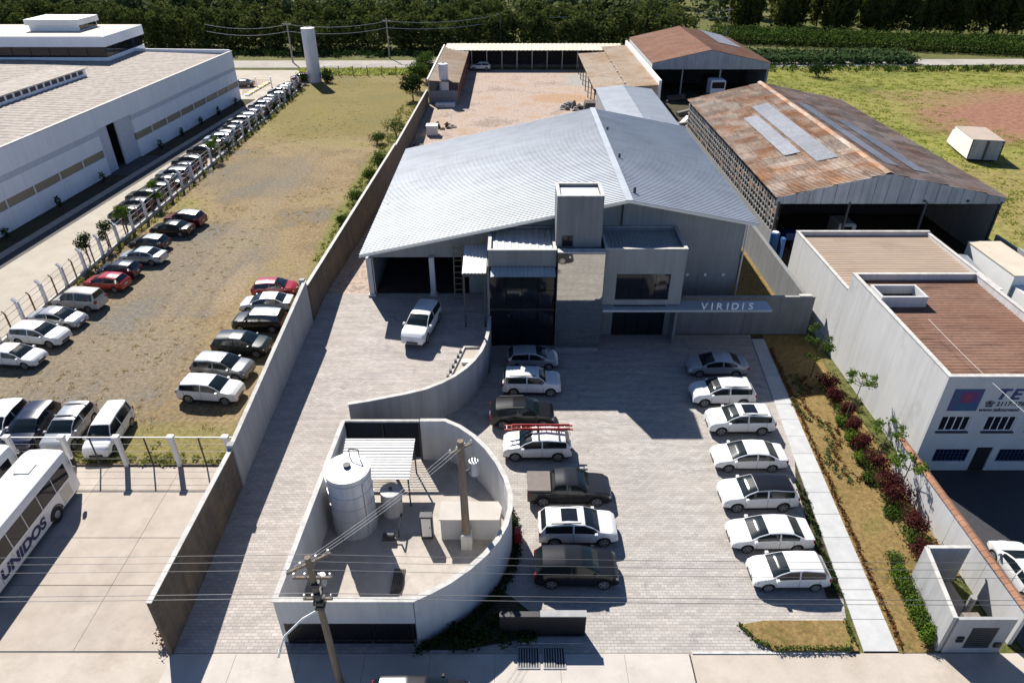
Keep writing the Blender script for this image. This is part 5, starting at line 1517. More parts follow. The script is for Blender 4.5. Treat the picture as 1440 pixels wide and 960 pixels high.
# ================================================================== VEHICLES
KINDS = {
 "hatch": dict(L=3.95, W=1.70, H=1.49, top=[(-1.97, .72), (-1.94, .97), (-1.86, 1.03), (-1.5, 1.42), (-.5, 1.49), (.22, 1.44), (.70, 1.265), (1.12, 1.01), (1.68, .89), (1.93, .70), (1.975, .5)], roof=(-1.5, .19), cowl=1.12, rw=(-1.86, -1.5), wheel=.30, fx=1.22, rx=-1.22, zb=(.93, .88), side=(-1.62, .9), pill=-.3, trim=False),
 "sedan": dict(L=4.5, W=1.76, H=1.47, top=[(-2.25, .72), (-2.21, 1.0), (-2.1, 1.04), (-1.66, 1.07), (-1.0, 1.41), (-.3, 1.47), (.32, 1.43), (.85, 1.25), (1.3, .99), (1.97, .86), (2.2, .68), (2.25, .5)], roof=(-1.0, .3), cowl=1.3, rw=(-1.66, -1.0), wheel=.32, fx=1.4, rx=-1.32, zb=(.96, .88), side=(-1.35, .95), pill=-.3, trim=False),
 "suv": dict(L=4.4, W=1.83, H=1.66, top=[(-2.2, .8), (-2.17, 1.08), (-2.08, 1.14), (-1.78, 1.57), (-.6, 1.66), (.3, 1.61), (.78, 1.42), (1.18, 1.15), (1.9, 1.04), (2.14, .86), (2.2, .6)], roof=(-1.78, .27), cowl=1.18, rw=(-2.08, -1.78), wheel=.36, fx=1.4, rx=-1.32, zb=(1.06, 1.0), side=(-1.84, .98), pill=-.3, trim=True),
 "boxy": dict(L=4.25, W=1.82, H=1.7, top=[(-2.12, .85), (-2.1, 1.12), (-2.04, 1.16), (-1.86, 1.64), (-.6, 1.7), (.5, 1.66), (.81, 1.44), (1.05, 1.16), (1.9, 1.08), (2.08, .95), (2.125, .6)], roof=(-1.86, .47), cowl=1.05, rw=(-2.04, -1.86), wheel=.36, fx=1.38, rx=-1.3, zb=(1.1, 1.06), side=(-1.85, .88), pill=-.35, trim=True),
 "van": dict(L=4.35, W=1.74, H=1.85, top=[(-2.17, .85), (-2.15, 1.1), (-2.1, 1.16), (-1.95, 1.8), (-.5, 1.85), (.65, 1.78), (1.04, 1.49), (1.35, 1.12), (1.95, .96), (2.14, .8), (2.17, .55)], roof=(-1.95, .62), cowl=1.35, rw=(-2.1, -1.95), wheel=.31, fx=1.42, rx=-1.3, zb=(1.04, .98), side=(-1.9, 1.1), pill=-.2, trim=False),
 "pickup": dict(L=5.0, W=1.86, H=1.70, top=[(-2.5, .92), (-2.48, 1.1), (-2.4, 1.13), (-1.12, 1.15), (-1.08, 1.17), (-.86, 1.62), (-.2, 1.7), (.45, 1.64), (.86, 1.425), (1.2, 1.14), (2.1, 1.03), (2.42, .85), (2.5, .6)], roof=(-.86, .42), cowl=1.2, rw=(-1.08, -.86), wheel=.38, fx=1.6, rx=-1.55, zb=(1.09, 1.04), side=(-.98, 1.0), pill=.0, trim=True),
}
class CarShape:
    def __init__(s, k):
        s.__dict__.update(KINDS[k])
    def zt(s, x):
        return float(np.interp(x, [p[0] for p in s.top], [p[1] for p in s.top]))
    def hw(s, x):
        e = max(0.0, (abs(x) - .33 * s.L) / (.17 * s.L))
        return s.W / 2 * (1 - (.13 if x > 0 else .10) * min(1, e) ** 2.2)
    def ring(s, x):
        hw, zt = s.hw(x), s.zt(x)
        zb = min(float(np.interp(x, (s.rx, s.fx), s.zb)), zt - .05)
        e = max(0.0, (abs(x) - .42 * s.L) / (.08 * s.L))
        z0 = .2 + .13 * min(1, e)
        for wx in (s.fx, s.rx):
            Rw = s.wheel + .055
            if abs(x - wx) < Rw:
                z0 = max(z0, s.wheel + math.sqrt(max(0, Rw * Rw - (x - wx) ** 2)))
        z1 = max(z0 + .015, .40)
        z2 = max(z1 + .015, .5 * (.42 + zb))
        z2 = min(z2, zb - .02) if zb - .02 > z1 else z1 + .01
        cab = max(0.0, zt - zb - .05)
        w4 = hw * .955 - cab * .30
        z4 = zt - .035 - .025 * min(1, cab / .3)
        return [(hw * .93, z0), (hw * .995, z1), (hw, z2), (hw * .975, zb), (w4, max(z4, zb + .012)), (w4 * .78, zt - .008), (0.0, zt)]
    def stations(s):
        xs = set([p[0] for p in s.top]) | set(np.linspace(-s.L / 2, s.L / 2, 27))
        for wx in (s.fx, s.rx):
            for k in np.linspace(-1, 1, 13):
                xs.add(wx + (s.wheel + .056) * k)
        xs = sorted(xs)
        out = [xs[0]]
        for x in xs[1:]:
            if x - out[-1] > .012:
                out.append(x)
        return out
    def body(s):
        b = MB()
        st = s.stations()
        vs = []
        for x in st:
            r_ = s.ring(x)
            vs += [(x, -y, z) for y, z in r_] + [(x, y, z) for y, z in reversed(r_[:-1])]
        m = 13
        fs = []
        for i in range(len(st) - 1):
            for k in range(m - 1):
                fs.append((i * m + k, i * m + k + 1, (i + 1) * m + k + 1, (i + 1) * m + k))
        fs = [tuple(reversed(f)) for f in fs]
        fs.append(tuple(range(m)))
        fs.append(tuple(range((len(st) - 1) * m + m - 1, (len(st) - 1) * m - 1, -1)))
        return b.add(vs, fs)
    def side_glass(s, xa, xb, sg):
        b = MB()
        xs_ = [xa] + [x for x in s.stations() if xa + .005 < x < xb - .005] + [xb]
        n = len(xs_) - 1
        vs = []
        for i in range(n + 1):
            x = xs_[i]
            r_ = s.ring(x)
            (ya, za), (yb, zb_) = r_[3], r_[4]
            for t in (.10, .90):
                vs.append((x, sg * (ya + (yb - ya) * t + .009), za + (zb_ - za) * t))
        fs = [(2 * i, 2 * i + 2, 2 * i + 3, 2 * i + 1) for i in range(n)]
        if sg > 0:
            fs = [tuple(reversed(f)) for f in fs]
        return b.add(vs, fs)
    def top_panel(s, xa, xb, ta, tb, off):
        """patch of the upper surface: xa..xb, across t (-1..1 of the roof edge)"""
        b = MB()
        xs_ = [xa] + [x for x in s.stations() if xa + .005 < x < xb - .005] + [xb]
        ts_ = [ta] + [t for t in (-.78, -.4, 0.0, .4, .78) if ta < t < tb] + [tb]
        n, m = len(xs_) - 1, len(ts_) - 1
        vs = []
        dz = (s.zt(xb) - s.zt(xa)) / (xb - xa)
        nx_, nz = -dz / math.hypot(1, dz), 1 / math.hypot(1, dz)
        for i in range(n + 1):
            x = xs_[i]
            r_ = s.ring(x)
            for j in range(m + 1):
                t = ts_[j]
                a = abs(t)
                w4, z4 = r_[4]
                w5, z5 = r_[5]
                y = a * w4
                z = z5 + (z4 - z5) * (y - w5) / (w4 - w5) if y > w5 else r_[6][1] + (z5 - r_[6][1]) * y / w5
                vs.append((x + nx_ * off, math.copysign(y, t), z + nz * off))
        fs = [(i * (m + 1) + j, (i + 1) * (m + 1) + j, (i + 1) * (m + 1) + j + 1, i * (m + 1) + j + 1) for i in range(n) for j in range(m)]
        return b.add(vs, fs)
    def strip(s, k0, k1, off, sg):
        b = MB()
        vs = []
        st = s.stations()
        for x in st:
            r_ = s.ring(x)
            for k in (k0, k1):
                vs.append((x, sg * (r_[k][0] + off), r_[k][1]))
        fs = [(2 * i, 2 * i + 2, 2 * i + 3, 2 * i + 1) for i in range(len(st) - 1)]
        if sg > 0:
            fs = [tuple(reversed(f)) for f in fs]
        return b.add(vs, fs)
PROTO = {}
def car_proto(kind, extras=()):
    key = (kind,) + tuple(extras)
    if key in PROTO:
        return PROTO[key], False
    s = CarShape(kind)
    t = thing("parked_car", "car", "car")
    A = dict(parent=t, local=True)
    build(s.body(), "body", "paint_white", smooth=38, **A)
    build(MB().box(-s.L / 2 + .2, s.L / 2 - .2, -s.W / 2 + .14, s.W / 2 - .14, .19, .55), "underbody", "black_metal", **A)
    x0, x1 = s.side
    for sg in (-1, 1):
        build(s.side_glass(x0, s.pill - .045, sg), "side_window", "glass_green", smooth=60, **A)
        build(s.side_glass(s.pill + .045, x1, sg), "side_window", "glass_green", smooth=60, **A)
    rf_, cw_ = s.roof[1], s.cowl
    build(s.top_panel(rf_ + .06, cw_ - .05, -.94, .94, .012), "windscreen", "glass_green", smooth=60, **A)
    ra, rb2 = s.rw
    build(s.top_panel(ra + .03, rb2 - .02, -.9, .9, .012), "rear_window", "glass_green", smooth=60, **A)
    wheels = []
    for wx in (s.fx, s.rx):
        for sg in (-1, 1):
            y = sg * (s.W / 2 - .115)
            wb = build(MB().cyl((wx, y - .1, s.wheel), (wx, y + .1, s.wheel), s.wheel, s.wheel, 20), "wheel", "rubber", smooth=40, **A)
            yo = y + sg * .101
            rm = MB()
            for q in range(5):
                a = q * 2 * math.pi / 5
                rm.bar((wx, yo, s.wheel), (wx + .62 * s.wheel * math.cos(a), yo, s.wheel + .62 * s.wheel * math.sin(a)), .03, .09)
            n = 16
            for q in range(n):
                a0, a1 = 2 * math.pi * q / n, 2 * math.pi * (q + 1) / n
                rr = s.wheel * .66
                rm.bar((wx + rr * math.cos(a0), yo, s.wheel + rr * math.sin(a0)), (wx + rr * math.cos(a1), yo, s.wheel + rr * math.sin(a1)), .03, .035)
            build(rm, "rim", "rim_metal", parent=wb, local=True)
    for sg in (-1, 1):
        for xd in (s.side[0] + .28, s.pill, s.side[1] - .02):     # door shut lines and handles
            r_ = s.ring(xd)
            q = MB()
            for (y0, z0), (y1, z1) in zip(r_[1:3], r_[2:4]):
                q.bar((xd, sg * (y0 + .003), z0), (xd, sg * (y1 + .003), z1), .014, .014)
            build(q, "door_seam", "dark_grey", **A)
        for xd in (s.pill - .2, s.side[1] - 1.0 if s.side[1] - 1.0 > s.pill else s.pill + .2):
            y3, z3 = s.ring(xd)[3]
            build(MB().box(xd - .09, xd + .09, sg * (y3 + .012) - .012, sg * (y3 + .012) + .012, z3 - .13, z3 - .09), "door_handle", "paint_white", **A)
        xh = s.L / 2 - .16
        h = MB().bbox(xh - .2, xh + .075, sg * s.hw(xh) * .80 - .17, sg * s.hw(xh) * .80 + .17, s.zt(xh) - .23, s.zt(xh) - .06, .05)
        build(h, "headlight", "lamp_glass", **A)
        xt = -s.L / 2 + .08
        build(MB().bbox(xt - .09, xt + .1, sg * s.hw(xt) * .86 - .11, sg * s.hw(xt) * .86 + .11, s.zt(xt) - .32, s.zt(xt) - .06, .03), "tail_light", "tail_red", **A)
        xm = cw_ - .25
        mr_ = build(MB().bbox(xm - .09, xm + .09, sg * (s.hw(xm) + .08) - .1, sg * (s.hw(xm) + .08) + .1, s.zb[1] + .02, s.zb[1] + .17, .03), "mirror", "paint_white", **A)
        build(s.strip(0, 1, .012, sg), "sill_trim", "black_metal" if s.trim else "dark_grey", **A)
    build(MB().box(s.L / 2 - .1, s.L / 2 + .012, -.42, .42, .36, .52), "grille", "black_metal", **A)
    build(MB().box(-s.L / 2 - .012, -s.L / 2 + .05, -.2, .2, .62, .75), "plate", "plate", **A)
    build(MB().box(s.L / 2, s.L / 2 + .02, -.2, .2, .53, .63), "plate", "plate", **A)
    if "rails" in extras:
        for sg in (-1, 1):
            xa, xb = s.roof[0] + .25, s.roof[1] - .15
            y = sg * s.ring(0)[4][0] * .93
            b = MB().bar((xa, y, s.zt(xa) + .045), (xb, y, s.zt(xb) + .045), .05, .04)
            build(b, "roof_rail", "black_metal", **A)
    if "bars" in extras:
        for x in (s.roof[0] + .4, s.roof[1] - .35):
            w_ = s.ring(x)[4][0]
            build(MB().bar((x, -w_, s.zt(x) + .06), (x, w_, s.zt(x) + .06), .09, .05), "roof_bar", "black_metal", **A)
    if "sunroof" in extras:
        c_ = .5 * (s.roof[0] + s.roof[1]) + .25
        build(s.top_panel(c_ - .45, c_ + .45, -.66, .66, .014), "sunroof", "glass_dark", **A)
    if "blackroof" in extras:
        build(s.top_panel(s.roof[0] - .02, s.roof[1] + .05, -1.0, 1.0, .010), "roof_panel", "paint_black", smooth=60, **A)
    if "silverroof" in extras:
        build(s.top_panel(s.roof[0] + .05, s.roof[1] - .02, -.95, .95, .010), "roof_panel", "paint_silver", smooth=60, **A)
    if kind == "pickup":
        if "cover" in extras:
            build(MB().bbox(-2.5, -1.12, -.84, .84, 1.13, 1.24, .02), "bed_cover", "canvas", **A)
        elif "whitebed" in extras:
            build(MB().bbox(-2.4, -1.18, -.74, .74, 1.1, 1.17, .02), "bed_cover", "galv_sheet", **A)
            for sg in (-1, 1):
                build(MB().bar((-2.42, sg * .82, 1.19), (-1.15, sg * .82, 1.19), .12, .06), "bed_rail", "dark_grey", **A)
        else:
            build(MB().box(-2.38, -1.18, -.72, .72, 1.1, 1.165), "bed_liner", "dark_grey", **A)
            for sg in (-1, 1):
                build(MB().bar((-2.4, sg * .8, 1.19), (-1.15, sg * .8, 1.19), .1, .05), "bed_rail", "black_metal", **A)
    PROTO[key] = t
    return t, True
def car(kind, paint, x, y, rz, label, group, extras=(), z=0.0, cat="car", tilt=0.0):
    p, first = car_proto(kind, extras)
    t = p if first else copy_tree(p)
    t.location = (x, y, z)
    t.rotation_euler = (0, tilt, rz)
    t["label"], t["category"], t["group"] = label, cat, group
    for ch in t.children:
        st_ = ch.name.split(".")[0]
        if st_ in ("body", "mirror", "door_handle"):
            recolour(ch, "paint_" + paint)
    return t
def at_px(x0, x1, yb, W=1.75):
    """ground centre of a car seen side-on between photo columns x0..x1 with its near wheels on photo row yb"""
    Yn = G(720, yb)[1]
    Y = Yn + W / 2 - .05
    zc = Y * _c + (CAM_H - .75) * _s
    return (((x0 + x1) / 2 - 720) / FPX * zc, Y)
RG, LG = "cars parked along the planted walkway", "cars parked beside the curved walls"
for kind, paint, x0, x1, yb, lab, ex in (
    ("sedan", "silver", 965, 1050, 531, "silver sedan in full building shadow, farthest car along the walkway", ()),
    ("suv", "white", 968, 1063, 572, "white SUV with its bonnet in shadow, second from the far end of the walkway row", ("rails",)),
    ("suv", "white", 988, 1092, 612, "white SUV with dark sunroof in the walkway row", ("sunroof", "rails")),
    ("sedan", "white", 995, 1110, 664, "white sedan between sunroof SUV and black roofed car in the walkway row", ()),
    ("suv", "white", 1012, 1118, 719, "white car with black roof in the walkway row", ("blackroof",)),
    ("sedan", "white", 1022, 1142, 777, "white sedan next to the nearest white hatchback in the walkway row", ()),
    ("hatch", "white", 1052, 1165, 832, "white hatchback nearest the street in the walkway row", ())):
    x, y = at_px(x0, x1, yb)
    car(kind, paint, x, y, math.pi + R(random.uniform(-1.5, 1.5)), lab, RG, ex)
for kind, paint, x0, x1, yb, rz, lab, ex in (
    ("hatch", "silver", 711, 787, 521, 0, "silver car closest to the dark glass office front, behind white boxy SUV", ()),
    ("boxy", "white", 703, 792, 557, 0, "white boxy SUV with black roof rails in the building shadow", ("rails",)),
    ("suv", "black", 690, 778, 602, 0, "black SUV parked next to the red ladder car", ("rails",)),
    ("suv", "white", 710, 800, 648, 180, "white car carrying a red ladder on its roof bars", ("bars",)),
    ("pickup", "charcoal", 745, 855, 711, 0, "dark pickup with a brown grey bed cover", ("cover",)),
    ("suv", "white", 757, 867, 768, 0, "white SUV with dark sunroof beside the curved enclosure", ("sunroof", "rails")),
    ("suv", "black", 748, 872, 827, 0, "black SUV nearest the low black entrance wall", ())):
    x, y = at_px(x0, x1, yb)
    if ex == ("bars",):
        lad = (x, y)
    car(kind, paint, x, y, R(rz + random.uniform(-1, 1)), lab, LG, ex)
# red ladder on the roof bars
ld = thing("ladder", "red extension ladder lying on the white car's roof bars", "ladder", (lad[0], lad[1] + .35, 1.78))
for s_ in (-.2, .2):
    build(MB().bar((-2.1, s_, .02), (2.3, s_, .02), .07, .09), "rail", "red_paint", ld, local=True)
    build(MB().bar((-1.6, s_, .11), (2.1, s_, .11), .05, .07), "rail", "red_paint", ld, local=True)
for k in range(14):
    build(MB().bar((-1.95 + k * .31, -.2, .04), (-1.95 + k * .31, .2, .04), .04, .04), "rung", "white_paint" if k % 3 == 0 else "red_paint", ld, local=True)
xa, ya = G(590, 452, 2.4 + .8)
dk = car("suv", "white", -7.0, 45.6, R(-101), "white SUV on the raised loading deck", "SUV on the deck", ("sunblind",), z=DZ(45.6) + .01)
dk.scale = (1.16, 1.05, 1.08)
car("suv", "black", -4.0, 16.75, R(0), "black car cut by the bottom of the view below the dark gates", "car on the street")
car("sedan", "white", 26.9, 23.6, R(88), "white car behind the terracotta capped garden wall", "cars in the lettered building's yard")
car("hatch", "white", 27.2, 18.6, R(85), "white car half hidden behind the roofless grey shelter", "cars in the lettered building's yard")
GL = "cars parked along the right of the gravel lot"
for kind, paint, x0, x1, yb, rz, lab, ex in (
    ("hatch", "red", 353, 420, 419, 4, "red car by the long wall at the top of its row", ()),
    ("sedan", "white", 340, 410, 441, 182, "white sedan between the red car and silver roofed black car", ()),
    ("boxy", "black", 332, 398, 468, 178, "black SUV with pale roof beside the long wall", ("silverroof",)),
    ("suv", "green", 306, 375, 502, -4, "dark greenish SUV beside the long wall", ()),
    ("suv", "grey", 277, 350, 535, -8, "grey car with pale roof next to the white SUV by the long wall", ("silverroof",)),
    ("suv", "white", 255, 338, 568, -6, "white SUV nearest the front fence in the row by the long wall", ())):
    x, y = at_px(x0, x1, yb)
    car(kind, paint, x, y, R(rz), lab, GL, ex)
GB = "cars facing the front fence behind the buses"
for kind, paint, px_, py_, rz, lab, ex in (
    ("van", "white", 158, 617, -86, "white minivan facing the front fence, rightmost behind the buses", ()),
    ("suv", "silver", 103, 612, -88, "silver wagon with black roof bars facing the front fence", ("bars",)),
    ("suv", "navy", 52, 611, -86, "navy car facing the front fence between silver wagon and white SUV", ()),
    ("suv", "white", 8, 608, -86, "white SUV facing the front fence at the left edge", ())):
    x, y = G(px_, py_)
    car(kind, paint, x, y, R(rz), lab, GB, ex)
GF = "cars parked along the fence in the gravel lot"
for kind, paint, x0, x1, yb, rz, lab, ex in (
    ("sedan", "white", -22, 60, 518, -6, "white sedan at the left edge, nearest car along the lot fence", ()),
    ("suv", "white", 15, 97, 488, -8, "white SUV second along the lot fence from the near end", ()),
    ("sedan", "silver", 50, 112, 463, -8, "silver white sedan third along the lot fence", ()),
    ("van", "beige", 78, 145, 438, 172, "pale beige wagon next to the red car on the lot fence", ()),
    ("hatch", "red", 117, 181, 411, 174, "red hatchback parked along the lot fence", ()),
    ("hatch", "navy", 140, 193, 393, 174, "navy hatchback just beyond the red hatchback", ()),
    ("sedan", "iceblue", 171, 230, 373, 174, "pale blue sedan parked along the lot fence", ()),
    ("hatch", "charcoal", 183, 236, 354, 174, "charcoal hatchback with pale roof beyond the pale blue sedan", ("silverroof",)),
    ("sedan", "black", 210, 273, 333, 174, "black sedan near the far end of the lot fence cars", ()),
    ("suv", "maroon", 238, 282, 320, 172, "maroon SUV with pale roof, last along the lot fence", ("silverroof",))):
    x, y = at_px(x0, x1, yb)
    car(kind, paint, x, y, R(rz), lab, GF, ex)
FG = "cars in the long factory row"
ordn = ["first", "second", "third", "fourth", "fifth", "sixth", "seventh", "eighth", "ninth", "tenth", "eleventh", "twelfth", "thirteenth", "fourteenth", "fifteenth", "sixteenth", "seventeenth"]
PN = dict(iceblue="pale-blue", green="dark-green", grey="mid-grey")
seq1 = [("hatch", "black"), ("hatch", "charcoal"), ("suv", "green"), ("hatch", "charcoal"), ("sedan", "black"), ("suv", "grey"), ("hatch", "navy"), ("suv", "black")]
for i, (k, p) in enumerate(seq1):
    car(k, p, -44.1 + random.uniform(-.25, .25), 73.5 + i * 2.65, R(180 + random.uniform(-3, 3)), "%s car behind the lot fence, %s from the near end of the near factory group" % (PN.get(p, p), ordn[i]), FG, ("blackroof",) if p == "black" and i == 0 else ())
seq2 = ["black", "charcoal", "iceblue", "black", "navy", "charcoal", "green", "silver", "navy", "black", "grey", "charcoal", "black", "silver", "navy", "white", "charcoal"]
for i, p in enumerate(seq2):
    k = ("sedan", "hatch", "suv", "hatch")[i % 4]
    car(k, p, -44.1 + random.uniform(-.3, .3) + i * .03, 97.6 + i * 2.58, R(180 + random.uniform(-3, 3)), "%s car behind the lot fence, %s from the near end of the far factory group" % (PN.get(p, p), ordn[i]), FG)
car("suv", "maroon", -43.0, 146.5, R(195), "dark red car beside the tall grey water tower", "cars at the far end of the factory")
car("sedan", "black", -53.4, 141.5, R(185), "black car parked at the far corner of the factory", "cars at the far end of the factory")
car("suv", "white", -6.9, 158.3, R(178), "white car under the cream carport of the dirt yard", "car in the dirt yard")

# ------------------------------------------------------------------ buses
def bus(x1, y1, label, letters, L=11.8, W=2.5):
    t = thing("bus", label, "bus", (x1 - W / 2, y1 - L / 2, 0), 0, "white buses in the bus yard")
    A = dict(parent=t, local=True)
    hx, hy = W / 2, L / 2
    b = MB()
    prof = [(-hx, .42), (-hx, 1.55), (-hx + .03, 2.75), (-hx + .13, 3.12), (-hx + .34, 3.24), (0, 3.29), (hx - .34, 3.24), (hx - .13, 3.12), (hx - .03, 2.75), (hx, 1.55), (hx, .42)]
    ysn = [-hy, -hy + .12, -hy + .35, hy - .5, hy - .2, hy]
    scl = [.93, .985, 1, 1, .985, .94]
    vs = []
    for y, s in zip(ysn, scl):
        vs += [(px_ * s, y, .42 + (pz - .42) * (.965 + .035 * (s - .93) / .07)) for px_, pz in prof]
    m = len(prof)
    fs = [(i * m + k, (i + 1) * m + k, (i + 1) * m + k + 1, i * m + k + 1) for i in range(len(ysn) - 1) for k in range(m - 1)]
    fs = [tuple(f) for f in fs]
    fs += [tuple(range(m)), tuple(range(len(ysn) * m - 1, (len(ysn) - 1) * m - 1, -1))]
    build(b.add(vs, fs), "body", "paint_white", smooth=35, **A)
    build(MB().box(-hx + .1, hx - .1, -hy + .2, hy - .2, .3, .5), "chassis", "black_metal", **A)
    for sg in (-1, 1):
        for k in range(8):
            ya, yb = -hy + .5 + k * 1.34, -hy + .5 + (k + 1) * 1.34 - .06
            x = sg * (hx + .004)
            xt = sg * (hx - .02)
            q = MB().add([(x, ya, 1.62), (x, yb, 1.62), (xt, yb, 2.68), (xt, ya, 2.68), (x - sg * .03, ya, 1.62), (x - sg * .03, yb, 1.62), (xt - sg * .03, yb, 2.68), (xt - sg * .03, ya, 2.68)],
                         [(0, 1, 2, 3), (7, 6, 5, 4), (0, 4, 5, 1), (3, 2, 6, 7), (0, 3, 7, 4), (1, 5, 6, 2)])
            build(q, "side_window", "glass_dark", **A)
        for wy in (hy - 2.55, -hy + 3.1):
            w_ = build(MB().cyl((sg * (hx - .3), wy, .5), (sg * (hx + .005), wy, .5), .5, .5, 22), "wheel", "rubber", smooth=40, **A)
            build(MB().cyl((sg * (hx - .02), wy, .5), (sg * (hx + .03), wy, .5), .27, .2, 12), "rim", "rim_metal", parent=w_, local=True)
            n = 12
            ar = MB()
            for q in range(n):
                a0, a1 = math.pi * q / n, math.pi * (q + 1) / n
                ar.bar((sg * (hx + .005), wy + .57 * math.cos(a0), .5 + .57 * math.sin(a0)), (sg * (hx + .005), wy + .57 * math.cos(a1), .5 + .57 * math.sin(a1)), .03, .09)
            build(ar, "wheel_arch", "black_metal", **A)
        build(MB().box(sg * hx - .012, sg * hx + .012, hy - 1.75, hy - .85, .55, 1.45), "reflection_panel", "paint_beige", **A)  # beige panel paints in the bright reflection on the bus side
        for k in range(3):
            build(MB().box(sg * hx - .008, sg * hx + .008, -hy + 4.4 + k * 1.2, -hy + 4.41 + k * 1.2, .5, 1.5), "panel_joint", "dark_grey", **A)
        build(MB().bbox(sg * (hx + .12) - .08, sg * (hx + .12) + .08, hy - .1, hy + .1, 2.0, 2.5, .03), "mirror", "black_metal", **A)
    build(MB().box(-hx + .25, hx - .25, hy - .0, hy + .02, 1.5, 2.8), "windscreen", "glass_dark", **A)
    build(MB().box(-hx + .3, hx - .3, -hy - .02, -hy + .0, 1.7, 2.7), "rear_window", "glass_dark", **A)
    for sg in (-1, 1):
        build(MB().box(sg * .85 - .17, sg * .85 + .17, hy, hy + .03, .75, .95), "headlight", "lamp_glass", **A)
        build(MB().box(sg * .95 - .1, sg * .95 + .1, -hy - .03, -hy, .9, 1.3), "tail_light", "tail_red", **A)
    for k in range(3):
        y = hy - 1.8 - k * 3.4
        h = build(MB().bbox(-.4, .4, y - .4, y + .4, 3.25, 3.33, .03), "roof_hatch", "paint_white", **A)
        build(MB().wall([(-.42, y - .42), (.42, y - .42), (.42, y + .42), (-.42, y + .42)], .03, 3.2, 3.30, closed=True), "hatch_seal", "dark_grey", parent=h, local=True)
    if letters:
        me = text_mesh("UNIDOS", .82, .008, .035)
        wv = max(v.co.x for v in me.vertices)
        for v in me.vertices:
            v.co.x = v.co.x * 3.9 / wv + .22 * v.co.y
        o = link("lettering", me, "navy_letter", t)
        o.location = (hx + .012, hy - 7.4, .72)
        o.rotation_euler = (R(90), 0, R(90))
    return t
bus(-26.2, 30.45, "white bus with dark blue lettering along its side, nearest bus", True)
bus(-29.65, 30.9, "second white bus mostly out of view at the left edge", False)

# ================================================================== VEGETATION
def shrub(name, label, x, y, r, h, m, n=260, size=.2, cat="shrub", group=None, blobs=4, z=0.0):
    t = thing(name, label, cat, (x, y, z), 0, group)
    bl_ = [(x + random.uniform(-.45, .45) * r, y + random.uniform(-.45, .45) * r, z + h * random.uniform(.4, .62), r * random.uniform(.55, .8), r * random.uniform(.55, .8), h * random.uniform(.32, .45)) for _ in range(blobs)]
    leaves("foliage", bl_, n // blobs, size, m, t, shell=.3)
    b = MB()
    for k in range(3):
        b.cyl((x, y, z), (x + random.uniform(-.4, .4) * r, y + random.uniform(-.4, .4) * r, z + h * .6), .03 + .012 * h, .012, 5)
    build(b, "stem", "trunk", t)
    return t
def tree(name, label, x, y, h, r, m, n=900, size=.3, trunk_h=.35, group=None, blobs=7, cat="tree", lean=.0):
    t = thing(name, label, cat, (x, y, 0), 0, group)
    tb2 = MB().cyl((x, y, 0), (x + lean, y, h * .75), .028 * h, .009 * h, 8)
    bl_ = []
    for k in range(blobs):
        a = k * 2.4 + random.random()
        d = r * random.uniform(.25, .62)
        z = h * random.uniform(trunk_h + .18, .86)
        cx, cy = x + lean * z / h + d * math.cos(a), y + d * math.sin(a)
        rr = r * random.uniform(.38, .58)
        bl_.append((cx, cy, z, rr, rr, rr * .8))
        tb2.cyl((x + lean * .5, y, h * random.uniform(trunk_h * .7, .55)), (cx, cy, z), .011 * h, .004 * h, 5)
    build(tb2, "trunk", "trunk", t)
    leaves("crown", bl_, n // blobs, size, m, t, shell=.25)
    return t
# far forest: one mass
fb_ = []
def fz(x): return 0.0
bands = []
for row, (Y, n, h0, h1) in enumerate(((183, 96, 6.4, 8.2), (187, 90, 6.8, 9.6), (193, 84, 7.2, 10.4), (201, 78, 7.6, 9.8), (212, 70, 7.5, 10.5), (226, 64, 8, 11), (244, 60, 8, 12), (266, 60, 8, 13), (294, 60, 9, 14), (330, 58, 10, 15), (375, 56, 10, 16), (430, 56, 11, 17), (500, 54, 12, 18))):
    span = 150 + (Y - 184) * .95
    for i in range(n):
        x = -span * 1.25 + (span * 2.6) * (i + random.uniform(-.4, .4)) / n
        if Y < 215 and x > 42 + (Y - 184) * .4 :
            continue
        if Y < 250 and 46 < x < 58:
            continue
        h = random.uniform(h0, h1)
        r = random.uniform(2.6, 4.0) * (1 + (Y - 184) / 260)
        y = Y + random.uniform(-2.0, 2.0)
        z0 = hill_z(x, y)
        bands.append((x, y, z0, h, r, row))
near, far = [], []
for (x, y, z0, h, r, row) in bands:
    dst = near if row < 4 else far
    dst.append((x, y, z0 + h * .48, r * .85, r * .85, h * .52, 1.25))
    for q in range(2):
        dst.append((x + random.uniform(-.5, .5) * r, y + random.uniform(-.5, .5) * r, z0 + h * random.uniform(.72, .92), r * .6, r * .6, h * .18, .55))
stuff(leaves("forest", near, 230, .8, "leaf_forest", shell=.5, elong=1.1))
stuff(leaves("forest_canopy", far, 150, 1.6, "leaf_forest_far", shell=.55))
# roadside scrub under the forest edge
sc_ = [(x + random.uniform(-1, 1), 176 + random.uniform(-3, 3), .5, 1.6, 1.6, .9) for x in np.linspace(-150, 60, 130)]
stuff(leaves("roadside_scrub", sc_, 60, .6, "leaf_dark", shell=.3))
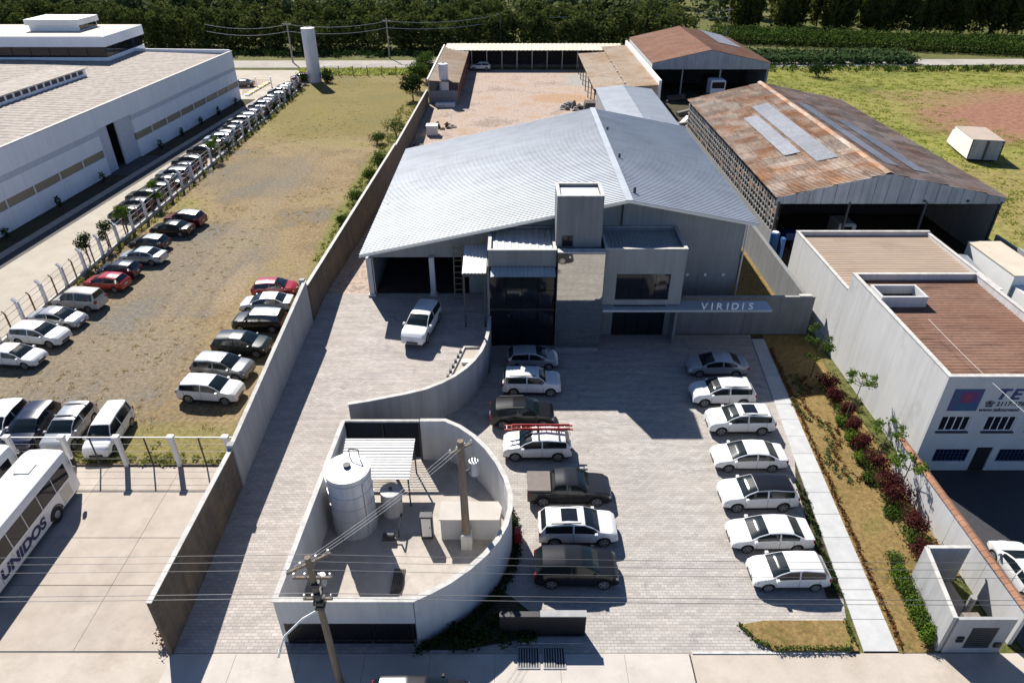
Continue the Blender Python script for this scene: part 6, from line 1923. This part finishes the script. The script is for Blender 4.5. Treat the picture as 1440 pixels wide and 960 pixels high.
# bamboo clumps, upper right
for i, (px_, w_, h_) in enumerate(((1052, 7.0, 12.5), (1112, 9.5, 15.0), (1178, 9.5, 15.5), (1240, 9, 15.5), (1298, 10, 16.5), (1352, 8, 17), (1408, 11, 18), (1468, 11, 18))):
    wd = ("first from the rust red shed", "second from the rust red shed", "third from the rust red shed", "fourth from the rust red shed", "fourth from the right edge", "third from the right edge", "second from the right edge", "at the right edge")[i]
    x, y = G(px_, 46 + (px_ - 1100) * .028)
    y += 6
    t = thing("bamboo_clump", "tall dense bamboo clump behind the long hedge, %s" % wd, "bamboo", (x, y, 0), 0, "bamboo clumps behind the hedge")
    cb_ = MB()
    bl_ = []
    for k in range(16):
        a, d = random.uniform(0, 6.28), w_ * .42 * math.sqrt(random.random())
        bx_, by_ = x + d * math.cos(a), y + d * math.sin(a)
        tx, ty, tz = x + 1.25 * d * math.cos(a), y + 1.25 * d * math.sin(a), h_ * random.uniform(.75, 1)
        cb_.cyl((bx_, by_, 0), (tx, ty, tz), .12, .04, 5)
        bl_.append((tx, ty, tz * .53, 1.6, 1.6, tz * .5))
    build(cb_, "culms", "trunk", t)
    leaves("foliage", bl_, 420, .8, "leaf_bamboo", t, shell=.2, up=-.1, elong=1.6)
# long hedge and leafy crop bed at upper right
hd = thing("hedge", "long rounded dark hedge above the far right road", "hedge", (90, 188, 0))
hb_ = []
for k in range(60):
    t = k / 59
    x = 54 + 92 * t
    y = 195 - 25 * t ** 1.1
    hb_ += [(x, y, 1.5, 2.2, 3.4, 1.7), (x + .6, y + 3.5, 2.2, 2.2, 3.0, 1.8)]
leaves("foliage", hb_, 190, .55, "leaf_mid", hd, shell=.5)
build(MB().tube([(54 + 92 * t, 195.5 - 25 * t ** 1.1, .6) for t in np.linspace(0, 1, 14)], .25), "stem", "trunk", hd)
cpl = [(50.5 + random.uniform(-1, 1) + 44 * k / 70, random.uniform(166, 177) - k * .02, .75, 1.3, 1.3, .95) for k in range(150) for _ in (0,)]
cpl = [(50 + 43 * (k % 50) / 50 + random.uniform(-.5, .5), 165.5 + 4.2 * (k // 50) + random.uniform(-.6, .6), .9, 1.3, 1.3, 1.1) for k in range(150)]
stuff(leaves("crop_bed", cpl, 70, .65, "leaf_crop", shell=.3, up=.7))
x, y = G(1150, 108)
shrub("round_bush", "round dark bush standing alone in the grass field", x, y, 2.6, 3.4, "leaf_dark", 900, .35, blobs=6)
# trees beside the lot wall
for i, (x, y, r, h, lab, m) in enumerate(((-17.6, 147, 2.8, 5.8, "green tree at the far corner of the left carport", "leaf_mid"),
        (-17.9, 138, 2.7, 5.2, "green tree beside the left carport, second from the far corner", "leaf_mid"),
        (-18.2, 130, 2.5, 4.6, "leafy tree by the front of the left carport", "leaf_dark"))):
    tree("wall_tree", lab, x, y, h, r, m, 1500, .38, .15, "trees along the left carport")
for i, (x, y, r, h, lab) in enumerate(((-18.0, 107, 2.1, 3.0, "green bush against the brown wall by the junk heaps"), (-20.3, 103, 1.4, 1.9, "smaller green bush left of the bush by the junk heaps"),
        (-18.0, 91, 1.7, 2.4, "green bush against the brown wall beside the warehouse far corner"), (-18.2, 86.5, 1.2, 1.6, "low bush midway along the brown wall"),
        (-18.3, 78, 1.6, 2.0, "spreading bush against the brown wall, nearest of the wall bushes"), (-18.7, 72, 1.0, 1.1, "small low weed clump by the brown wall"))):
    shrub("wall_bush", lab, x, y, r, h, "leaf_mid", 1100, .2, group="bushes along the brown wall", blobs=5)
for i, (x, y, h) in enumerate(((-41.9, 61.5, 3.4), (-42.1, 65.5, 3.2), (-41.9, 69.3, 3.8), (-41.7, 76.5, 3.6), (-41.5, 94.5, 3.6))):
    lab = ("dark leafy young tree on the lot fence near the red hatchback", "dark leafy young tree on the lot fence beside the navy hatchback", "bright green young tree on the lot fence by the pale blue sedan", "bright green young tree on the lot fence by the black sedan", "bright green young tree at the gap in the factory cars")[i]
    tree("fence_tree", lab, x, y, h, 1.15, "leaf_dark" if i < 2 else "leaf_bright", 900, .18, .2, "young trees on the lot fence", 5)
for i, y in enumerate(np.linspace(99, 138, 11)):
    shrub("fence_shrub", "low grey green shrub on the far lot fence, %s along" % ordn[i], -41.4 + random.uniform(-.2, .2), y, .8, 1.7, "leaf_dark", 200, .24, group="shrubs on the far lot fence", blobs=3)
for i, (x, y) in enumerate(((-38.3, 146.5), (-37.2, 145), (-41.9, 144.0), (-38.6, 149.5))):
    shrub("tower_bush", "dark bush at the foot of the tall grey water tower, %s" % ("right side", "farthest right", "left side", "behind it on the right")[i], x, y, 1.2, 2.2, "leaf_dark", 420, .3, group="bushes at the tall tower")
# garden: red and green bushes along the side wall
gsh = [(23.3, 40.6, .85, 1.3, "leaf_red"), (23.25, 39.2, .8, 1.25, "leaf_red"), (23.2, 37.7, .85, 1.3, "leaf_red"), (22.7, 36.6, .7, .7, "leaf_bright"), (23.1, 36.0, .8, 1.2, "leaf_red"), (22.6, 34.9, .7, .75, "leaf_bright"),
       (23.05, 34.2, .8, 1.1, "leaf_red"), (22.5, 33.0, .7, .7, "leaf_bright"), (22.95, 32.4, .9, 1.3, "leaf_red"), (22.3, 31.2, .65, .6, "leaf_mid"), (22.9, 30.5, .95, 1.45, "leaf_red"), (22.8, 29.3, .9, 1.3, "leaf_red"),
       (22.3, 28.3, .6, .55, "leaf_mid"), (22.7, 27.2, .95, 1.4, "leaf_red"), (22.4, 26.2, .8, .9, "leaf_mid"), (22.6, 25.1, 1.0, 1.4, "leaf_red")]
cnt = {}
for (x, y, r, h, m) in gsh:
    c = {"leaf_red": "dark red", "leaf_bright": "bright green", "leaf_mid": "mid green"}[m]
    cnt[c] = cnt.get(c, 0) + 1
    t = shrub("garden_bush", "%s leafy bush along the pale garden wall, %s from the far end" % (c, ordn[cnt[c] - 1]), x, y, r * random.uniform(.8, 1.15), h * random.uniform(.75, 1.2), m, 900, .13, group="bushes along the garden wall", blobs=4)
    if m == "leaf_red":
        leaves("under_foliage", [(x - .25, y - .1, h * .3, r * .75, r * .75, h * .26)], 200, .12, "leaf_mid", t)
for i in range(8):
    y = 24.6 - i * .62
    shrub("clipped_bush", "bright green bush beside the roofless grey shelter, %s from its rear" % ordn[i], 20.55 - i * .07 + random.uniform(-.1, .1), y, .58, .95, "leaf_bright" if i % 3 else "leaf_mid", 700, .11, group="green bushes beside the shelter", blobs=3)
# slim young trees against the tall pale wall
for i, (x, y, h) in enumerate(((22.6, 42.2, 4.4), (23.4, 37.2, 3.3), (23.5, 33.0, 2.6), (23.35, 30.0, 2.4))):
    lab = ("tallest slim young tree, in shade at the end of the dark wall", "slim young tree before the tall pale wall, below the roof box", "slim young tree near the corner of the lettered building", "slim young tree leaning over the terracotta wall cap")[i]
    t = thing("young_tree", lab, "tree", (x, y, 0), 0, "slim young trees in the garden")
    b = MB().cyl((x, y, 0), (x + .1, y, h), .045, .02, 7)
    bl_ = []
    for k in range(7 if i else 12):
        a = k * 2.4
        z = h * (.86 + .14 * random.random()) if i else h * random.uniform(.35, 1)
        e = (x + .75 * math.cos(a), y + .75 * math.sin(a), z + .25)
        b.cyl((x + .08, y, z - .25), e, .02, .008, 5)
        bl_.append((*e, .38, .38, .22))
    build(b, "trunk", "trunk", t)
    leaves("crown", bl_, 90, .15, "leaf_bright" if i else "leaf_mid", t, shell=.1)
    build(MB().cyl((x - .35, y - .2, 0), (x - .35, y - .2, 1.6), .03, .03, 6), "stake", "pole_wood", t)
# border plants: red and green rows beside the walkway, round the island and in drifts
bp_ = [(walkR(y) + .22 + random.uniform(-.08, .08), y, .12, .17, .17, .14) for y in np.arange(19.9, 46, .3)]
stuff(leaves("border_plants", bp_, 24, .12, "leaf_rust", shell=.2))
dr_ = []
for k in range(46):
    y = 31.0 + 11.5 * k / 46
    dr_.append((20.9 + .5 * math.sin(y * 1.1) + random.uniform(-.35, .35) - (42 - y) * .02, y, .12, .22, .22, .16))
stuff(leaves("flower_drift", dr_, 22, .13, "leaf_crop", shell=.2))
dr2 = [(p[0] + .55, p[1] + .1, .12, .18, .18, .15) for p in dr_]
stuff(leaves("red_edging_plants", dr2, 20, .13, "leaf_rust", shell=.2))
ib = []
def along(pts, step):
    out = []
    for a, b in zip(pts[:-1], pts[1:]):
        L_ = math.hypot(b[0] - a[0], b[1] - a[1])
        for k in range(int(L_ / step)):
            t = k * step / L_
            out.append((a[0] + (b[0] - a[0]) * t, a[1] + (b[1] - a[1]) * t))
    return out
for (x, y) in along([G(1060, 902), G(1092, 914), G(1205, 914)], .22) + along([G(1188, 876), G(1203, 914)], .25) + along([G(1040, 881), G(1062, 900)], .3):
    ib.append((x, y, .2, .15, .15, .14))
stuff(leaves("island_edging", ib, 26, .11, "leaf_mid", shell=.2))
sp_ = [(random.uniform(walkL(y) - .5, walkL(y) - .12), y, .14, .16, .16, .15) for y in np.arange(22.8, 31, .16)]
stuff(leaves("strip_plants", sp_, 22, .12, "leaf_dark", shell=.2))
pl_ = []
for k in range(70):
    t = k / 69
    i = t * (len(ecurve) - 1)
    j = int(min(i, len(ecurve) - 2))
    f = i - j
    ex_, ey_ = ecurve[j][0] + (ecurve[j + 1][0] - ecurve[j][0]) * f, ecurve[j][1] + (ecurve[j + 1][1] - ecurve[j][1]) * f
    a = math.atan2(ey_ - 26.5, ex_ + 5)
    pl_.append((ex_ + .42 * math.cos(a), ey_ + .42 * math.sin(a) - .1, .2, .3, .3, .24))
stuff(leaves("enclosure_plants", pl_, 34, .15, "leaf_dark", shell=.2))
ep_ = [(random.uniform(-3.2, 1.1), random.uniform(19.8, 21.4), .25, .35, .35, .3) for _ in range(46)]
stuff(leaves("entrance_plants", ep_, 40, .17, "leaf_dark", shell=.2))
# weeds and tufts
def tufts(name, pts, n, size, m, h=.12):
    return stuff(leaves(name, [(x, y, h, .34, .34, h) for x, y in pts], n, size, m, shell=.1, up=.8))
wp = [(random.uniform(-20, -16.7), random.uniform(48, 126)) for _ in range(420)] + [(random.uniform(-41, -16.8), 32.7 + abs(random.gauss(0, .5))) for _ in range(150)] + [(-41.1 + abs(random.gauss(0, .4)), random.uniform(34, 140)) for _ in range(230)]
tufts("wall_weeds", wp, 16, .2, "leaf_grass", .15)
lp = [(random.uniform(-40.5, -16.8), random.uniform(33, 150)) for _ in range(1500)]
lp = [p for p in lp if math.sin(p[0] * .31 + 2 * math.sin(p[1] * .09)) + math.cos(p[1] * .17) + random.uniform(-.6, .6) > .1]
tufts("dry_grass", lp, 16, .11, "leaf_dry", .035)
fpz = [(random.uniform(48.6, 150), random.uniform(66, 160)) for _ in range(3600)]
fpz = [p for p in fpz if math.hypot((p[0] - 102) / 33, (p[1] - 118) / 22) + random.uniform(-.25, .25) > 1]
stuff(leaves("field_grass", [(x, y, .05, 1.1, 1.1, .06) for x, y in fpz], 16, .3, "leaf_field", shell=.1, up=1.0))
rv = [(random.uniform(-46, -16), random.uniform(152.6, 158.5)) for _ in range(260)]
stuff(leaves("verge_weeds", [(x, y, .3, .8, .8, .35) for x, y in rv], 16, .4, "leaf_field", shell=.1, up=.1))
rv2 = [(random.uniform(50, 170), random.uniform(156, 161.5)) for _ in range(330)]
stuff(leaves("field_edge_weeds", [(x, y, .35, .9, .9, .45) for x, y in rv2], 22, .42, "leaf_mid", shell=.1, up=.1))
dead = thing("dead_plant", "dry brown creeper at the street end of the long wall", "plant", (-16.8, 20.2, 0))
leaves("foliage", [(-16.85, 20.3, .5, .35, .6, .5), (-16.75, 20.9, .3, .3, .5, .3)], 130, .16, "leaf_rust", dead, shell=.2)
build(MB().cyl((-16.75, 20.2, 0), (-16.9, 20.5, .9), .03, .012, 5), "stem", "trunk", dead)
